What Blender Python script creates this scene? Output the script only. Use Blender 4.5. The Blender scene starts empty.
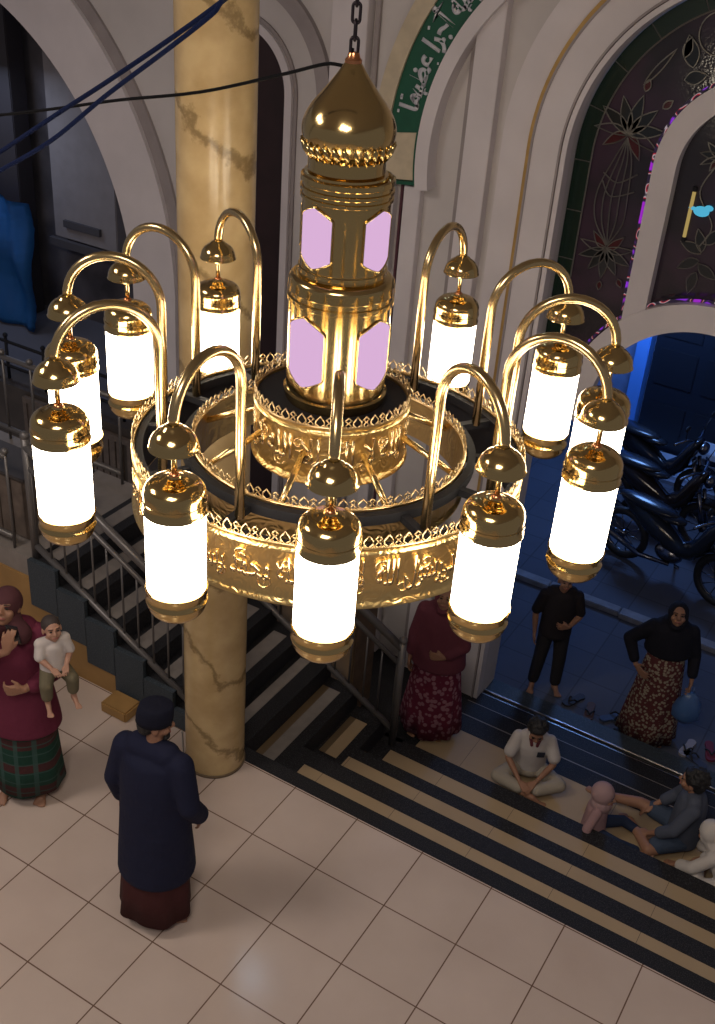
import bpy, bmesh, math, random
from mathutils import Vector, Matrix
random.seed(7)
S = bpy.context.scene
C = S.collection
R = math.radians
PI = math.pi

# ------------------------------------------------------------------ camera
CAM = Vector((2.88971762, -4.69321575, 5.64769462))
RW = Matrix(((0.85289207, 0.51751884, 0.06891565),
             (0.32251291, -0.41845032, -0.84904932),
             (-0.41056124, 0.74637362, -0.52379947)))
cd = bpy.data.cameras.new('camera')
cam = bpy.data.objects.new('camera', cd); C.objects.link(cam)
mw = Matrix((RW[0], -RW[1], -RW[2])).transposed().to_4x4()
mw.translation = CAM
cam.matrix_world = mw
cd.sensor_fit = 'VERTICAL'; cd.sensor_height = 24.0
cd.lens = 24.0 * 1106.92 / 1024.0
cd.clip_start = 0.05; cd.clip_end = 200
S.camera = cam

# ------------------------------------------------------------------ world and lights
w = bpy.data.worlds.new('dusk'); S.world = w; w.use_nodes = True
w.node_tree.nodes['Background'].inputs[0].default_value = (0.60, 0.56, 0.62, 1)
w.node_tree.nodes['Background'].inputs[1].default_value = 0.22

LAMP_E = 16.5        # lantern glass
def light(name, kind, loc, energy, color, **kw):
    l = bpy.data.lights.new(name, kind); l.energy = energy; l.color = color
    for k, v in kw.items(): setattr(l, k, v)
    o = bpy.data.objects.new(name, l); o.location = loc; C.objects.link(o); return o
# unseen fill lights added behind the gallery to brighten floor and walls
for hx, hy in ((-3.0, -4.2), (2.4, -5.4)):
    hall = light('hall_fill_light', 'AREA', (hx, hy, 7.0), 165, (1.0, 0.88, 0.80), size=1.6)
# the street's bluish lamp, high over the houses' lane
st = light('street_light', 'POINT', (-0.2, 7.5, 1.7), 170, (0.20, 0.42, 1.0), shadow_soft_size=0.35)
st2 = light('lane_light', 'AREA', (-7.0, 3.6, 3.2), 16, (0.6, 0.72, 1.0), size=0.8)
S.view_settings.view_transform = 'Standard'
S.view_settings.look = 'None'
S.view_settings.exposure = 0.0
S.view_settings.gamma = 1.0
S.view_settings.use_curve_mapping = False
try:
    S.cycles.use_denoising = True
    S.cycles.max_bounces = 7
    S.cycles.sample_clamp_indirect = 6.0
except Exception:
    pass

# ------------------------------------------------------------------ materials
def new_mat(name):
    m = bpy.data.materials.new(name); m.use_nodes = True
    return m, m.node_tree, m.node_tree.nodes['Principled BSDF']
def mat(name, col, rough=0.6, metal=0.0, bump=0.0, bscale=40.0, var=0.0, vscale=6.0, spec=0.5, emit=None, estr=0.0, alpha=None, detail=4.0):
    m, t, b = new_mat(name)
    b.inputs['Base Color'].default_value = (*col, 1)
    b.inputs['Roughness'].default_value = rough
    b.inputs['Metallic'].default_value = metal
    b.inputs['Specular IOR Level'].default_value = spec
    tc = t.nodes.new('ShaderNodeTexCoord')
    if var:
        n = t.nodes.new('ShaderNodeTexNoise'); n.inputs['Scale'].default_value = vscale; n.inputs['Detail'].default_value = 5
        t.links.new(tc.outputs['Object'], n.inputs['Vector'])
        r = t.nodes.new('ShaderNodeValToRGB')
        r.color_ramp.elements[0].position = 0.3; r.color_ramp.elements[1].position = 0.7
        r.color_ramp.elements[0].color = (*[c * (1 - var) for c in col], 1)
        r.color_ramp.elements[1].color = (*[min(1, c * (1 + var)) for c in col], 1)
        t.links.new(n.outputs['Fac'], r.inputs['Fac']); t.links.new(r.outputs['Color'], b.inputs['Base Color'])
    if bump:
        n = t.nodes.new('ShaderNodeTexNoise'); n.inputs['Scale'].default_value = bscale; n.inputs['Detail'].default_value = detail
        t.links.new(tc.outputs['Object'], n.inputs['Vector'])
        bp = t.nodes.new('ShaderNodeBump'); bp.inputs['Strength'].default_value = bump; bp.inputs['Distance'].default_value = 0.01
        t.links.new(n.outputs['Fac'], bp.inputs['Height']); t.links.new(bp.outputs['Normal'], b.inputs['Normal'])
    if emit:
        b.inputs['Emission Color'].default_value = (*emit, 1); b.inputs['Emission Strength'].default_value = estr
    if alpha is not None: b.inputs['Alpha'].default_value = alpha
    return m

M = {}
M['gold'] = mat('polished_brass', (0.66, 0.48, 0.20), 0.14, 1.0, bump=0.05, bscale=18)
M['tube_gold'] = mat('brass_tube', (0.70, 0.52, 0.25), 0.22, 1.0)
M['lace'] = mat('brass_lace', (0.70, 0.52, 0.28), 0.3, 1.0)
M['black_metal'] = mat('black_painted_metal', (0.014, 0.014, 0.017), 0.6, 0.0, spec=0.2)
M['copper'] = mat('copper_knob', (0.75, 0.32, 0.14), 0.25, 1.0)
M['chain'] = mat('dark_iron', (0.05, 0.04, 0.045), 0.4, 0.9)

def embossed():
    m, t, b = new_mat('embossed_brass')
    b.inputs['Metallic'].default_value = 1.0; b.inputs['Roughness'].default_value = 0.3
    b.inputs['Base Color'].default_value = (0.70, 0.50, 0.21, 1)
    tc = t.nodes.new('ShaderNodeTexCoord')
    n = t.nodes.new('ShaderNodeTexNoise'); n.inputs['Scale'].default_value = 16; n.inputs['Detail'].default_value = 0.0
    n.inputs['Distortion'].default_value = 1.2
    t.links.new(tc.outputs['Object'], n.inputs['Vector'])
    mu = t.nodes.new('ShaderNodeMath'); mu.operation = 'MULTIPLY'; mu.inputs[1].default_value = 26
    t.links.new(n.outputs['Fac'], mu.inputs[0])
    sn = t.nodes.new('ShaderNodeMath'); sn.operation = 'SINE'; t.links.new(mu.outputs[0], sn.inputs[0])
    bp = t.nodes.new('ShaderNodeBump'); bp.inputs['Strength'].default_value = 0.22; bp.inputs['Distance'].default_value = 0.004
    t.links.new(sn.outputs[0], bp.inputs['Height']); t.links.new(bp.outputs['Normal'], b.inputs['Normal'])
    return m
M['emboss'] = embossed()
M['letters'] = mat('raised_brass_letters', (0.80, 0.60, 0.32), 0.25, 1.0)

def emitter(name, col, s, noise=0):
    m = bpy.data.materials.new(name); m.use_nodes = True; t = m.node_tree; t.nodes.clear()
    o = t.nodes.new('ShaderNodeOutputMaterial'); e = t.nodes.new('ShaderNodeEmission')
    e.inputs[0].default_value = (*col, 1); e.inputs[1].default_value = s
    t.links.new(e.outputs[0], o.inputs[0])
    return m
M['lamp_glass'] = emitter('lit_milk_glass', (1.0, 0.86, 0.66), LAMP_E)
M['pink_glass'] = emitter('lit_pink_glass', (0.74, 0.46, 0.72), 0.95)
M['down_glass'] = emitter('lit_downlight', (1.0, 0.85, 0.6), 8)
M['cyan_glint'] = emitter('cyan_glint', (0.08, 0.42, 0.62), 1.0)  # glow for the imitated reflection in the window pane

M['plaster'] = mat('painted_plaster', (0.60, 0.56, 0.545), 0.75, bump=0.05, bscale=30, var=0.08, vscale=1.6)
M['plaster_light'] = mat('light_moulding_plaster', (0.68, 0.63, 0.635), 0.6, var=0.06, vscale=2.5)
M['plaster_cream'] = mat('cream_border_paint', (0.56, 0.47, 0.33), 0.6, var=0.12, vscale=9)
M['plaster_shade'] = mat('grey_groove_paint', (0.33, 0.29, 0.285), 0.7, var=0.1, vscale=5)
M['gold_paint'] = mat('gold_paint', (0.50, 0.31, 0.10), 0.45, 0.3, var=0.15, vscale=8)
M['green_paint'] = mat('green_signboard_paint', (0.006, 0.085, 0.045), 0.5, var=0.15, vscale=7)
M['letter_white'] = mat('white_lettering', (0.62, 0.62, 0.66), 0.5)
M['maroon'] = mat('maroon_pinstripe', (0.10, 0.03, 0.045), 0.6)
M['dark_green_glass'] = mat('dark_green_border_glass', (0.006, 0.022, 0.014), 0.2)
M['lead'] = mat('lead_came', (0.20, 0.19, 0.17), 0.4, 0.7)
M['red_glass'] = mat('red_petal_glass', (0.06, 0.005, 0.008), 0.2)
M['petal_glass'] = mat('smoky_petal_glass', (0.018, 0.022, 0.025), 0.08)

def tiles(name, c1, c2, mortar, size, ms, rough, axes='XY', bump=0.0, off=(0, 0)):
    m, t, b = new_mat(name)
    tc = t.nodes.new('ShaderNodeTexCoord'); sp = t.nodes.new('ShaderNodeSeparateXYZ'); cb = t.nodes.new('ShaderNodeCombineXYZ')
    t.links.new(tc.outputs['Object'], sp.inputs[0])
    t.links.new(sp.outputs['XYZ'.index(axes[0])], cb.inputs[0]); t.links.new(sp.outputs['XYZ'.index(axes[1])], cb.inputs[1])
    mp = t.nodes.new('ShaderNodeMapping'); mp.inputs['Location'].default_value = (off[0], off[1], 0)
    t.links.new(cb.outputs[0], mp.inputs[0])
    br = t.nodes.new('ShaderNodeTexBrick'); br.offset = 0; br.squash = 1
    br.inputs['Scale'].default_value = 1; br.inputs['Brick Width'].default_value = size[0]; br.inputs['Row Height'].default_value = size[1]
    br.inputs['Mortar Size'].default_value = ms; br.inputs['Mortar Smooth'].default_value = 0.2
    br.inputs['Color1'].default_value = (*c1, 1); br.inputs['Color2'].default_value = (*c2, 1); br.inputs['Mortar'].default_value = (*mortar, 1)
    t.links.new(mp.outputs[0], br.inputs['Vector'])
    n = t.nodes.new('ShaderNodeTexNoise'); n.inputs['Scale'].default_value = 2.2; n.inputs['Detail'].default_value = 6
    t.links.new(tc.outputs['Object'], n.inputs['Vector'])
    mx = t.nodes.new('ShaderNodeMixRGB'); mx.blend_type = 'MULTIPLY'; mx.inputs[0].default_value = 0.35
    rr = t.nodes.new('ShaderNodeValToRGB'); rr.color_ramp.elements[0].position = 0.3; rr.color_ramp.elements[0].color = (0.72, 0.68, 0.66, 1); rr.color_ramp.elements[1].position = 0.7
    t.links.new(n.outputs['Fac'], rr.inputs['Fac'])
    t.links.new(br.outputs['Color'], mx.inputs[1]); t.links.new(rr.outputs['Color'], mx.inputs[2])
    t.links.new(mx.outputs[0], b.inputs['Base Color'])
    b.inputs['Roughness'].default_value = rough
    return m
M['floor_tile'] = tiles('white_floor_tile', (0.58, 0.475, 0.41), (0.55, 0.45, 0.385), (0.16, 0.10, 0.07), (0.5, 0.5), 0.0045, 0.13, off=(0, 0.012))
M['tan_tile'] = tiles('tan_tread_tile', (0.42, 0.31, 0.18), (0.38, 0.28, 0.165), (0.12, 0.09, 0.06), (0.6, 4.0), 0.002, 0.6)
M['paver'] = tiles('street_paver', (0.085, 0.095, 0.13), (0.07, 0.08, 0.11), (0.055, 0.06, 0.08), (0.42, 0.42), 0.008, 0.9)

def granite(name, base, speck, rough=0.35, scale=160):
    m, t, b = new_mat(name)
    tc = t.nodes.new('ShaderNodeTexCoord')
    n = t.nodes.new('ShaderNodeTexNoise'); n.inputs['Scale'].default_value = scale; n.inputs['Detail'].default_value = 2
    t.links.new(tc.outputs['Object'], n.inputs['Vector'])
    r = t.nodes.new('ShaderNodeValToRGB'); r.color_ramp.elements[0].position = 0.5; r.color_ramp.elements[1].position = 0.72
    r.color_ramp.elements[0].color = (*base, 1); r.color_ramp.elements[1].color = (*speck, 1)
    t.links.new(n.outputs['Fac'], r.inputs['Fac']); t.links.new(r.outputs['Color'], b.inputs['Base Color'])
    b.inputs['Roughness'].default_value = rough; b.inputs['Specular IOR Level'].default_value = 0.2
    return m
M['granite'] = granite('dark_granite', (0.014, 0.014, 0.016), (0.06, 0.06, 0.065), 0.55)
M['granite_blue'] = granite('blue_grey_granite', (0.035, 0.045, 0.055), (0.09, 0.11, 0.13), 0.5)
M['tread_grey'] = mat('grey_tread_tile', (0.22, 0.195, 0.175), 0.5, var=0.1, vscale=12)
M['tread_brown'] = mat('brown_tread_strip', (0.14, 0.095, 0.05), 0.5)
M['ochre'] = mat('ochre_wall_paint', (0.30, 0.17, 0.055), 0.6, var=0.12, vscale=5)

def marble():
    m, t, b = new_mat('yellow_marble'); L = t.links.new
    tc = t.nodes.new('ShaderNodeTexCoord')
    mp = t.nodes.new('ShaderNodeMapping'); mp.inputs['Rotation'].default_value = (0.45, -0.55, 0.3); L(tc.outputs['Object'], mp.inputs[0])
    n1 = t.nodes.new('ShaderNodeTexNoise'); n1.inputs['Scale'].default_value = 2.6; n1.inputs['Detail'].default_value = 7; n1.inputs['Roughness'].default_value = 0.65
    L(mp.outputs[0], n1.inputs['Vector'])
    sc = t.nodes.new('ShaderNodeVectorMath'); sc.operation = 'SCALE'; sc.inputs[3].default_value = 0.55; L(n1.outputs['Color'], sc.inputs[0])
    ad = t.nodes.new('ShaderNodeVectorMath'); ad.operation = 'ADD'; L(mp.outputs[0], ad.inputs[0]); L(sc.outputs[0], ad.inputs[1])
    wv = t.nodes.new('ShaderNodeTexWave'); wv.bands_direction = 'Z'; wv.inputs['Scale'].default_value = 0.62; wv.inputs['Distortion'].default_value = 1.0; wv.inputs['Detail'].default_value = 4
    L(ad.outputs[0], wv.inputs['Vector'])
    r = t.nodes.new('ShaderNodeValToRGB'); e = r.color_ramp.elements
    e[0].position = 0.0; e[0].color = (0.52, 0.50, 0.46, 1); e[1].position = 0.06; e[1].color = (1, 1, 1, 1)
    k = e.new(0.02); k.color = (0.74, 0.72, 0.68, 1)
    L(wv.outputs['Fac'], r.inputs['Fac'])
    n2 = t.nodes.new('ShaderNodeTexNoise'); n2.inputs['Scale'].default_value = 5; n2.inputs['Detail'].default_value = 5; L(mp.outputs[0], n2.inputs['Vector'])
    r2 = t.nodes.new('ShaderNodeValToRGB'); r2.color_ramp.elements[0].position = 0.35; r2.color_ramp.elements[0].color = (0.44, 0.305, 0.14, 1)
    r2.color_ramp.elements[1].position = 0.65; r2.color_ramp.elements[1].color = (0.56, 0.41, 0.205, 1); L(n2.outputs['Fac'], r2.inputs['Fac'])
    mx = t.nodes.new('ShaderNodeMixRGB'); mx.blend_type = 'MULTIPLY'; mx.inputs[0].default_value = 1.0
    L(r2.outputs[0], mx.inputs[1]); L(r.outputs[0], mx.inputs[2]); L(mx.outputs[0], b.inputs['Base Color'])
    b.inputs['Roughness'].default_value = 0.25
    return m
M['marble'] = marble()

def glass_pane():
    m, t, b = new_mat('dark_patterned_glass')
    b.inputs['Base Color'].default_value = (0.035, 0.028, 0.034, 1); b.inputs['Roughness'].default_value = 0.12
    tc = t.nodes.new('ShaderNodeTexCoord'); v = t.nodes.new('ShaderNodeTexVoronoi'); v.inputs['Scale'].default_value = 60
    t.links.new(tc.outputs['Object'], v.inputs['Vector'])
    n = t.nodes.new('ShaderNodeTexNoise'); n.inputs['Scale'].default_value = 2.6
    t.links.new(tc.outputs['Object'], n.inputs['Vector'])
    r = t.nodes.new('ShaderNodeValToRGB'); r.color_ramp.elements[0].position = 0.4; r.color_ramp.elements[0].color = (0.025, 0.022, 0.028, 1)
    r.color_ramp.elements[1].position = 0.65; r.color_ramp.elements[1].color = (0.05, 0.03, 0.05, 1)
    t.links.new(n.outputs['Fac'], r.inputs['Fac']); t.links.new(r.outputs[0], b.inputs['Base Color'])
    bp = t.nodes.new('ShaderNodeBump'); bp.inputs['Strength'].default_value = 0.12; bp.inputs['Distance'].default_value = 0.004
    t.links.new(v.outputs['Distance'], bp.inputs['Height']); t.links.new(bp.outputs['Normal'], b.inputs['Normal'])
    return m
M['pane'] = glass_pane()

def led():
    m = bpy.data.materials.new('coloured_led'); m.use_nodes = True; t = m.node_tree; t.nodes.clear()
    o = t.nodes.new('ShaderNodeOutputMaterial'); e = t.nodes.new('ShaderNodeEmission')
    tc = t.nodes.new('ShaderNodeTexCoord'); n = t.nodes.new('ShaderNodeTexNoise'); n.inputs['Scale'].default_value = 11; n.inputs['Detail'].default_value = 0
    t.links.new(tc.outputs['Object'], n.inputs['Vector'])
    r = t.nodes.new('ShaderNodeValToRGB'); r.color_ramp.interpolation = 'EASE'; el = r.color_ramp.elements
    el[0].position = 0.30; el[0].color = (0.30, 0.04, 0.75, 1); el[1].position = 0.70; el[1].color = (0.40, 0.03, 0.65, 1)
    for p, c in ((0.37, (0.03, 0.02, 0.04, 1)), (0.47, (0.03, 0.02, 0.03, 1)), (0.50, (0.5, 0.42, 0.45, 1)), (0.53, (0.5, 0.02, 0.03, 1)), (0.57, (0.03, 0.02, 0.04, 1)), (0.63, (0.03, 0.02, 0.04, 1))):
        k = el.new(p); k.color = c
    t.links.new(n.outputs['Fac'], r.inputs['Fac']); t.links.new(r.outputs[0], e.inputs[0]); e.inputs[1].default_value = 0.75
    t.links.new(e.outputs[0], o.inputs[0]); return m
M['led'] = led()

def cloth(name, col, kind=None, cols=None, scale=30, rough=0.85):
    """kind: None, 'plaid', 'dots'"""
    m, t, b = new_mat(name); b.inputs['Roughness'].default_value = rough
    b.inputs['Base Color'].default_value = (*col, 1); b.inputs['Specular IOR Level'].default_value = 0.2
    tc = t.nodes.new('ShaderNodeTexCoord')
    if kind == 'plaid':
        sp = t.nodes.new('ShaderNodeSeparateXYZ'); t.links.new(tc.outputs['Object'], sp.inputs[0])
        last = None
        base = t.nodes.new('ShaderNodeRGB'); base.outputs[0].default_value = (*col, 1); cur = base.outputs[0]
        for ax, sc, thr, c in ((2, 5.2, 0.62, cols[0]), (0, 9.0, 0.75, cols[1]), (2, 13.0, 0.88, cols[1])):
            mu = t.nodes.new('ShaderNodeMath'); mu.operation = 'MULTIPLY'; mu.inputs[1].default_value = sc; t.links.new(sp.outputs[ax], mu.inputs[0])
            fr = t.nodes.new('ShaderNodeMath'); fr.operation = 'FRACT'; t.links.new(mu.outputs[0], fr.inputs[0])
            gt = t.nodes.new('ShaderNodeMath'); gt.operation = 'GREATER_THAN'; gt.inputs[1].default_value = thr; t.links.new(fr.outputs[0], gt.inputs[0])
            mx = t.nodes.new('ShaderNodeMixRGB'); mx.inputs[2].default_value = (*c, 1)
            ml = t.nodes.new('ShaderNodeMath'); ml.operation = 'MULTIPLY'; ml.inputs[1].default_value = 0.75; t.links.new(gt.outputs[0], ml.inputs[0])
            t.links.new(ml.outputs[0], mx.inputs[0]); t.links.new(cur, mx.inputs[1]); cur = mx.outputs[0]
        t.links.new(cur, b.inputs['Base Color'])
    elif kind == 'dots':
        v = t.nodes.new('ShaderNodeTexVoronoi'); v.inputs['Scale'].default_value = scale; t.links.new(tc.outputs['Object'], v.inputs['Vector'])
        r = t.nodes.new('ShaderNodeValToRGB'); r.color_ramp.elements[0].position = 0.38; r.color_ramp.elements[0].color = (*cols[0], 1)
        r.color_ramp.elements[1].position = 0.5; r.color_ramp.elements[1].color = (*col, 1)
        t.links.new(v.outputs['Distance'], r.inputs['Fac']); t.links.new(r.outputs[0], b.inputs['Base Color'])
    n = t.nodes.new('ShaderNodeTexNoise'); n.inputs['Scale'].default_value = 7; n.inputs['Detail'].default_value = 3
    t.links.new(tc.outputs['Object'], n.inputs['Vector'])
    bp = t.nodes.new('ShaderNodeBump'); bp.inputs['Strength'].default_value = 0.5; bp.inputs['Distance'].default_value = 0.03
    t.links.new(n.outputs['Fac'], bp.inputs['Height']); t.links.new(bp.outputs['Normal'], b.inputs['Normal'])
    return m

# ------------------------------------------------------------------ helpers
def tag(o, label=None, cat=None, group=None, kind=None):
    if label: o['label'] = label
    if cat: o['category'] = cat
    if group: o['group'] = group
    if kind: o['kind'] = kind
    return o
def thing(name, label, cat, loc=(0, 0, 0), rz=0, group=None):
    o = bpy.data.objects.new(name, None); C.objects.link(o); o.location = loc; o.rotation_euler = (0, 0, rz)
    o.empty_display_size = 0.1
    return tag(o, label, cat, group)
def obj(name, bm, m, parent=None, smooth=False, kind=None, loc=None):
    me = bpy.data.meshes.new(name)
    if isinstance(bm, bmesh.types.BMesh):
        bmesh.ops.recalc_face_normals(bm, faces=bm.faces); bm.to_mesh(me); bm.free()
    else:
        me = bm
    me.materials.clear()
    for k in (m if isinstance(m, (list, tuple)) else [m]): me.materials.append(k)
    if smooth:
        for p in me.polygons: p.use_smooth = True
    o = bpy.data.objects.new(name, me); C.objects.link(o)
    if parent: o.parent = parent
    if kind: o['kind'] = kind
    if loc is not None: o.location = loc
    return o
def auto(o, deg=35):
    """smooth shading that keeps the hard edges"""
    me = o.data
    for p in me.polygons: p.use_smooth = True
    bm = bmesh.new(); bm.from_mesh(me); a = R(deg)
    for e in bm.edges:
        if len(e.link_faces) == 2 and e.calc_face_angle(0) > a: e.smooth = False
    bm.to_mesh(me); bm.free(); return o
def box(bm, x0, x1, y0, y1, z0, z1, bev=0.0):
    vs = [bm.verts.new((x, y, z)) for x in (x0, x1) for y in (y0, y1) for z in (z0, z1)]
    fs = [(0, 1, 3, 2), (4, 6, 7, 5), (0, 4, 5, 1), (2, 3, 7, 6), (0, 2, 6, 4), (1, 5, 7, 3)]
    F = [bm.faces.new([vs[i] for i in f]) for f in fs]
    if bev:
        es = list({e for f in F for e in f.edges}); bmesh.ops.bevel(bm, geom=es, offset=bev, segments=2, affect='EDGES')
    return vs
def lathe(bm, prof, n=64, c=(0, 0, 0), a0=0, a1=2 * PI, closed=False):
    full = abs(a1 - a0 - 2 * PI) < 1e-6
    k = n if full else n + 1
    rings = []
    for i in range(k):
        a = a0 + (a1 - a0) * i / n
        rings.append([bm.verts.new((c[0] + r * math.cos(a), c[1] + r * math.sin(a), c[2] + z)) for r, z in prof])
    m = len(prof)
    for i in range(n):
        A, B = rings[i], rings[(i + 1) % k]
        for j in range(m if closed else m - 1):
            try: bm.faces.new((A[j], A[(j + 1) % m], B[(j + 1) % m], B[j]))
            except ValueError: pass
def tube(bm, pts, r, n=8, closed=False, cap=True):
    pts = [Vector(p) for p in pts]; N = len(pts); rs = r if isinstance(r, (list, tuple)) else [r] * N
    rings = []; up = None
    for i, p in enumerate(pts):
        if closed: d = pts[(i + 1) % N] - pts[i - 1]
        else: d = pts[min(i + 1, N - 1)] - pts[max(i - 1, 0)]
        d.normalize()
        if up is None:
            up = Vector((0, 0, 1)) if abs(d.z) < 0.9 else Vector((1, 0, 0))
        s = d.cross(up)
        if s.length < 1e-4: s = d.cross(Vector((0.3, 1, 0.2)))
        s.normalize(); u = s.cross(d).normalized(); up = u
        rings.append([bm.verts.new(p + (s * math.cos(2 * PI * k / n) + u * math.sin(2 * PI * k / n)) * rs[i]) for k in range(n)])
    for i in range(N if closed else N - 1):
        A, B = rings[i], rings[(i + 1) % N]
        for k in range(n): bm.faces.new((A[k], A[(k + 1) % n], B[(k + 1) % n], B[k]))
    if cap and not closed:
        bm.faces.new(rings[0][::-1]); bm.faces.new(rings[-1])
def catmull(pts, k=6, closed=False):
    P = [Vector(p) for p in pts]; N = len(P); out = []
    rng = range(N if closed else N - 1)
    for i in rng:
        if closed: a, b, c, d = P[i - 1], P[i], P[(i + 1) % N], P[(i + 2) % N]
        else: a, b, c, d = P[max(i - 1, 0)], P[i], P[i + 1], P[min(i + 2, N - 1)]
        for j in range(k):
            t = j / k
            out.append(0.5 * ((2 * b) + (c - a) * t + (2 * a - 5 * b + 4 * c - d) * t * t + (-a + 3 * b - 3 * c + d) * t ** 3))
    if not closed: out.append(P[-1])
    return out
def sphere(bm, c, r, u=16, v=10, rot=None):
    r = r if isinstance(r, (list, tuple)) else (r, r, r)
    c = Vector(c); rows = []
    f = lambda p: c + (rot @ p if rot else p)
    for j in range(1, v):
        t = PI * j / v; st, ct = math.sin(t), math.cos(t)
        rows.append([bm.verts.new(f(Vector((r[0] * st * math.cos(2 * PI * i / u), r[1] * st * math.sin(2 * PI * i / u), r[2] * ct)))) for i in range(u)])
    a = bm.verts.new(f(Vector((0, 0, r[2])))); b = bm.verts.new(f(Vector((0, 0, -r[2]))))
    nf = bm.faces.new
    for i in range(u):
        k = (i + 1) % u
        nf((a, rows[0][i], rows[0][k])); nf((b, rows[-1][k], rows[-1][i]))
        for j in range(v - 2): nf((rows[j][i], rows[j + 1][i], rows[j + 1][k], rows[j][k]))
def prism(bm, poly, y0, y1):
    """poly in (x,z), extruded from y0 to y1"""
    a = [bm.verts.new((x, y0, z)) for x, z in poly]; b = [bm.verts.new((x, y1, z)) for x, z in poly]
    n = len(poly); bm.faces.new(a); bm.faces.new(b[::-1])
    for i in range(n): bm.faces.new((a[i], b[i], b[(i + 1) % n], a[(i + 1) % n]))
def arc(cx, cz, r, d0, d1, n=40):
    return [(cx + r * math.cos(R(d0 + (d1 - d0) * i / n)), cz + r * math.sin(R(d0 + (d1 - d0) * i / n))) for i in range(n + 1)]
def band(bm, inner, outer, y0, y1):
    """strip between two polylines of (x,z)"""
    n = len(inner); V = [[bm.verts.new((p[0], y, p[1])) for p in L] for L in (inner, outer) for y in (y0, y1)]
    for i in range(n - 1):
        for a, b in ((0, 2), (2, 3), (3, 1), (1, 0)):
            bm.faces.new((V[a][i], V[a][i + 1], V[b][i + 1], V[b][i]))
    for i in (0, n - 1): bm.faces.new((V[0][i], V[2][i], V[3][i], V[1][i]))
_deps = bpy.context.evaluated_depsgraph_get
def bake(o):
    bpy.context.view_layer.update()
    dg = _deps(); me = bpy.data.meshes.new_from_object(o.evaluated_get(dg)); return me
FB = {}
def text_mesh(s, size=1.0, ext=0.0, off=0.0):
    c = bpy.data.curves.new('t', 'FONT'); c.body = s; c.size = size; c.extrude = ext; c.offset = off; c.resolution_u = 4
    o = bpy.data.objects.new('t', c); C.objects.link(o)
    me = bake(o); bpy.data.objects.remove(o); return me
# Arabic shaping with presentation forms (isolated, final, initial, medial)
AR = {'ا': (0xFE8D, 0xFE8E), 'أ': (0xFE83, 0xFE84), 'ب': (0xFE8F, 0xFE90, 0xFE91, 0xFE92), 'ت': (0xFE95, 0xFE96, 0xFE97, 0xFE98),
      'ج': (0xFE9D, 0xFE9E, 0xFE9F, 0xFEA0), 'ح': (0xFEA1, 0xFEA2, 0xFEA3, 0xFEA4), 'د': (0xFEA9, 0xFEAA), 'ر': (0xFEAD, 0xFEAE),
      'س': (0xFEB1, 0xFEB2, 0xFEB3, 0xFEB4), 'ظ': (0xFEC5, 0xFEC6, 0xFEC7, 0xFEC8), 'ع': (0xFEC9, 0xFECA, 0xFECB, 0xFECC),
      'ف': (0xFED1, 0xFED2, 0xFED3, 0xFED4), 'ل': (0xFEDD, 0xFEDE, 0xFEDF, 0xFEE0), 'م': (0xFEE1, 0xFEE2, 0xFEE3, 0xFEE4),
      'ن': (0xFEE5, 0xFEE6, 0xFEE7, 0xFEE8), 'ه': (0xFEE9, 0xFEEA, 0xFEEB, 0xFEEC), 'و': (0xFEED, 0xFEEE), 'ؤ': (0xFE85, 0xFE86),
      'ي': (0xFEF1, 0xFEF2, 0xFEF3, 0xFEF4), 'إ': (0xFE87, 0xFE88)}
def shape_ar(s):
    s = s.replace('لا', '\uE001').replace('لإ', '\uE002')
    out = []
    for i, ch in enumerate(s):
        two = ch in '\uE001\uE002' or (ch in AR and len(AR[ch]) == 2)
        if ch == ' ': out.append(' '); continue
        p = s[i - 1] if i else ' '; nx = s[i + 1] if i + 1 < len(s) else ' '
        jp = p in AR and len(AR[p]) == 4
        jn = (nx != ' ') and not two
        if ch == '\uE001': out.append(chr(0xFEFC if jp else 0xFEFB)); continue
        if ch == '\uE002': out.append(chr(0xFEFA if jp else 0xFEF9)); continue
        f = AR[ch]
        out.append(chr(f[0] if not jp and not jn else f[1] if jp and not jn else f[2] if jn and not jp else f[3]))
    return ''.join(out[::-1])

# ================================================================== STRUCTURE
WY = 2.8   # plane of the street wall
# floor with a slab edge
bm = bmesh.new(); box(bm, -9, 7, -9, 0.0, -0.3, 0.0)
o = obj('floor', bm, M['floor_tile'], kind='structure')
bm = bmesh.new(); box(bm, -9, 7, -9, 9.3, 7.3, 7.4)
obj('ceiling', bm, mat('ceiling_paint', (0.42, 0.40, 0.40), 0.8), kind='structure')

# street wall with its three openings
CX, CZ = 1.45, 3.85        # centre of the big arched window
bm = bmesh.new()
ZT, ZB = 7.3, -1.2
def wall_piece(poly): prism(bm, poly, WY, WY + 0.30)
# left of big window up to niche
RO = 1.24
lf = [(-1.9, ZB), (CX - RO, ZB)] + arc(CX, CZ, RO, 180, 90, 32) + [(CX, ZT), (-1.9, ZT)]
wall_piece(lf)
rt = [(CX + RO, ZB), (7.0, ZB), (7.0, ZT), (CX, ZT)] + arc(CX, CZ, RO, 90, 0, 32)
wall_piece(rt)
# niche: opening centre x -2.62 half width .47, springing 3.86
NX, NZ, NR = -2.62, 3.85, 0.47
wall_piece([(NX, ZT), (NX, NZ + NR)] + arc(NX, NZ, NR, 90, 0, 24)[1:] + [(NX + NR, -0.7), (-1.9, -0.7), (-1.9, ZT)])
wall_piece([(-3.35, ZT), (-3.35, -0.7), (NX - NR, -0.7), (NX - NR, NZ)] + arc(NX, NZ, NR, 180, 90, 24)[1:] + [(NX, ZT)])
wall_piece([(-3.35, -1.2), (-1.9, -1.2), (-1.9, -0.7), (-3.35, -0.7)])
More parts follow.
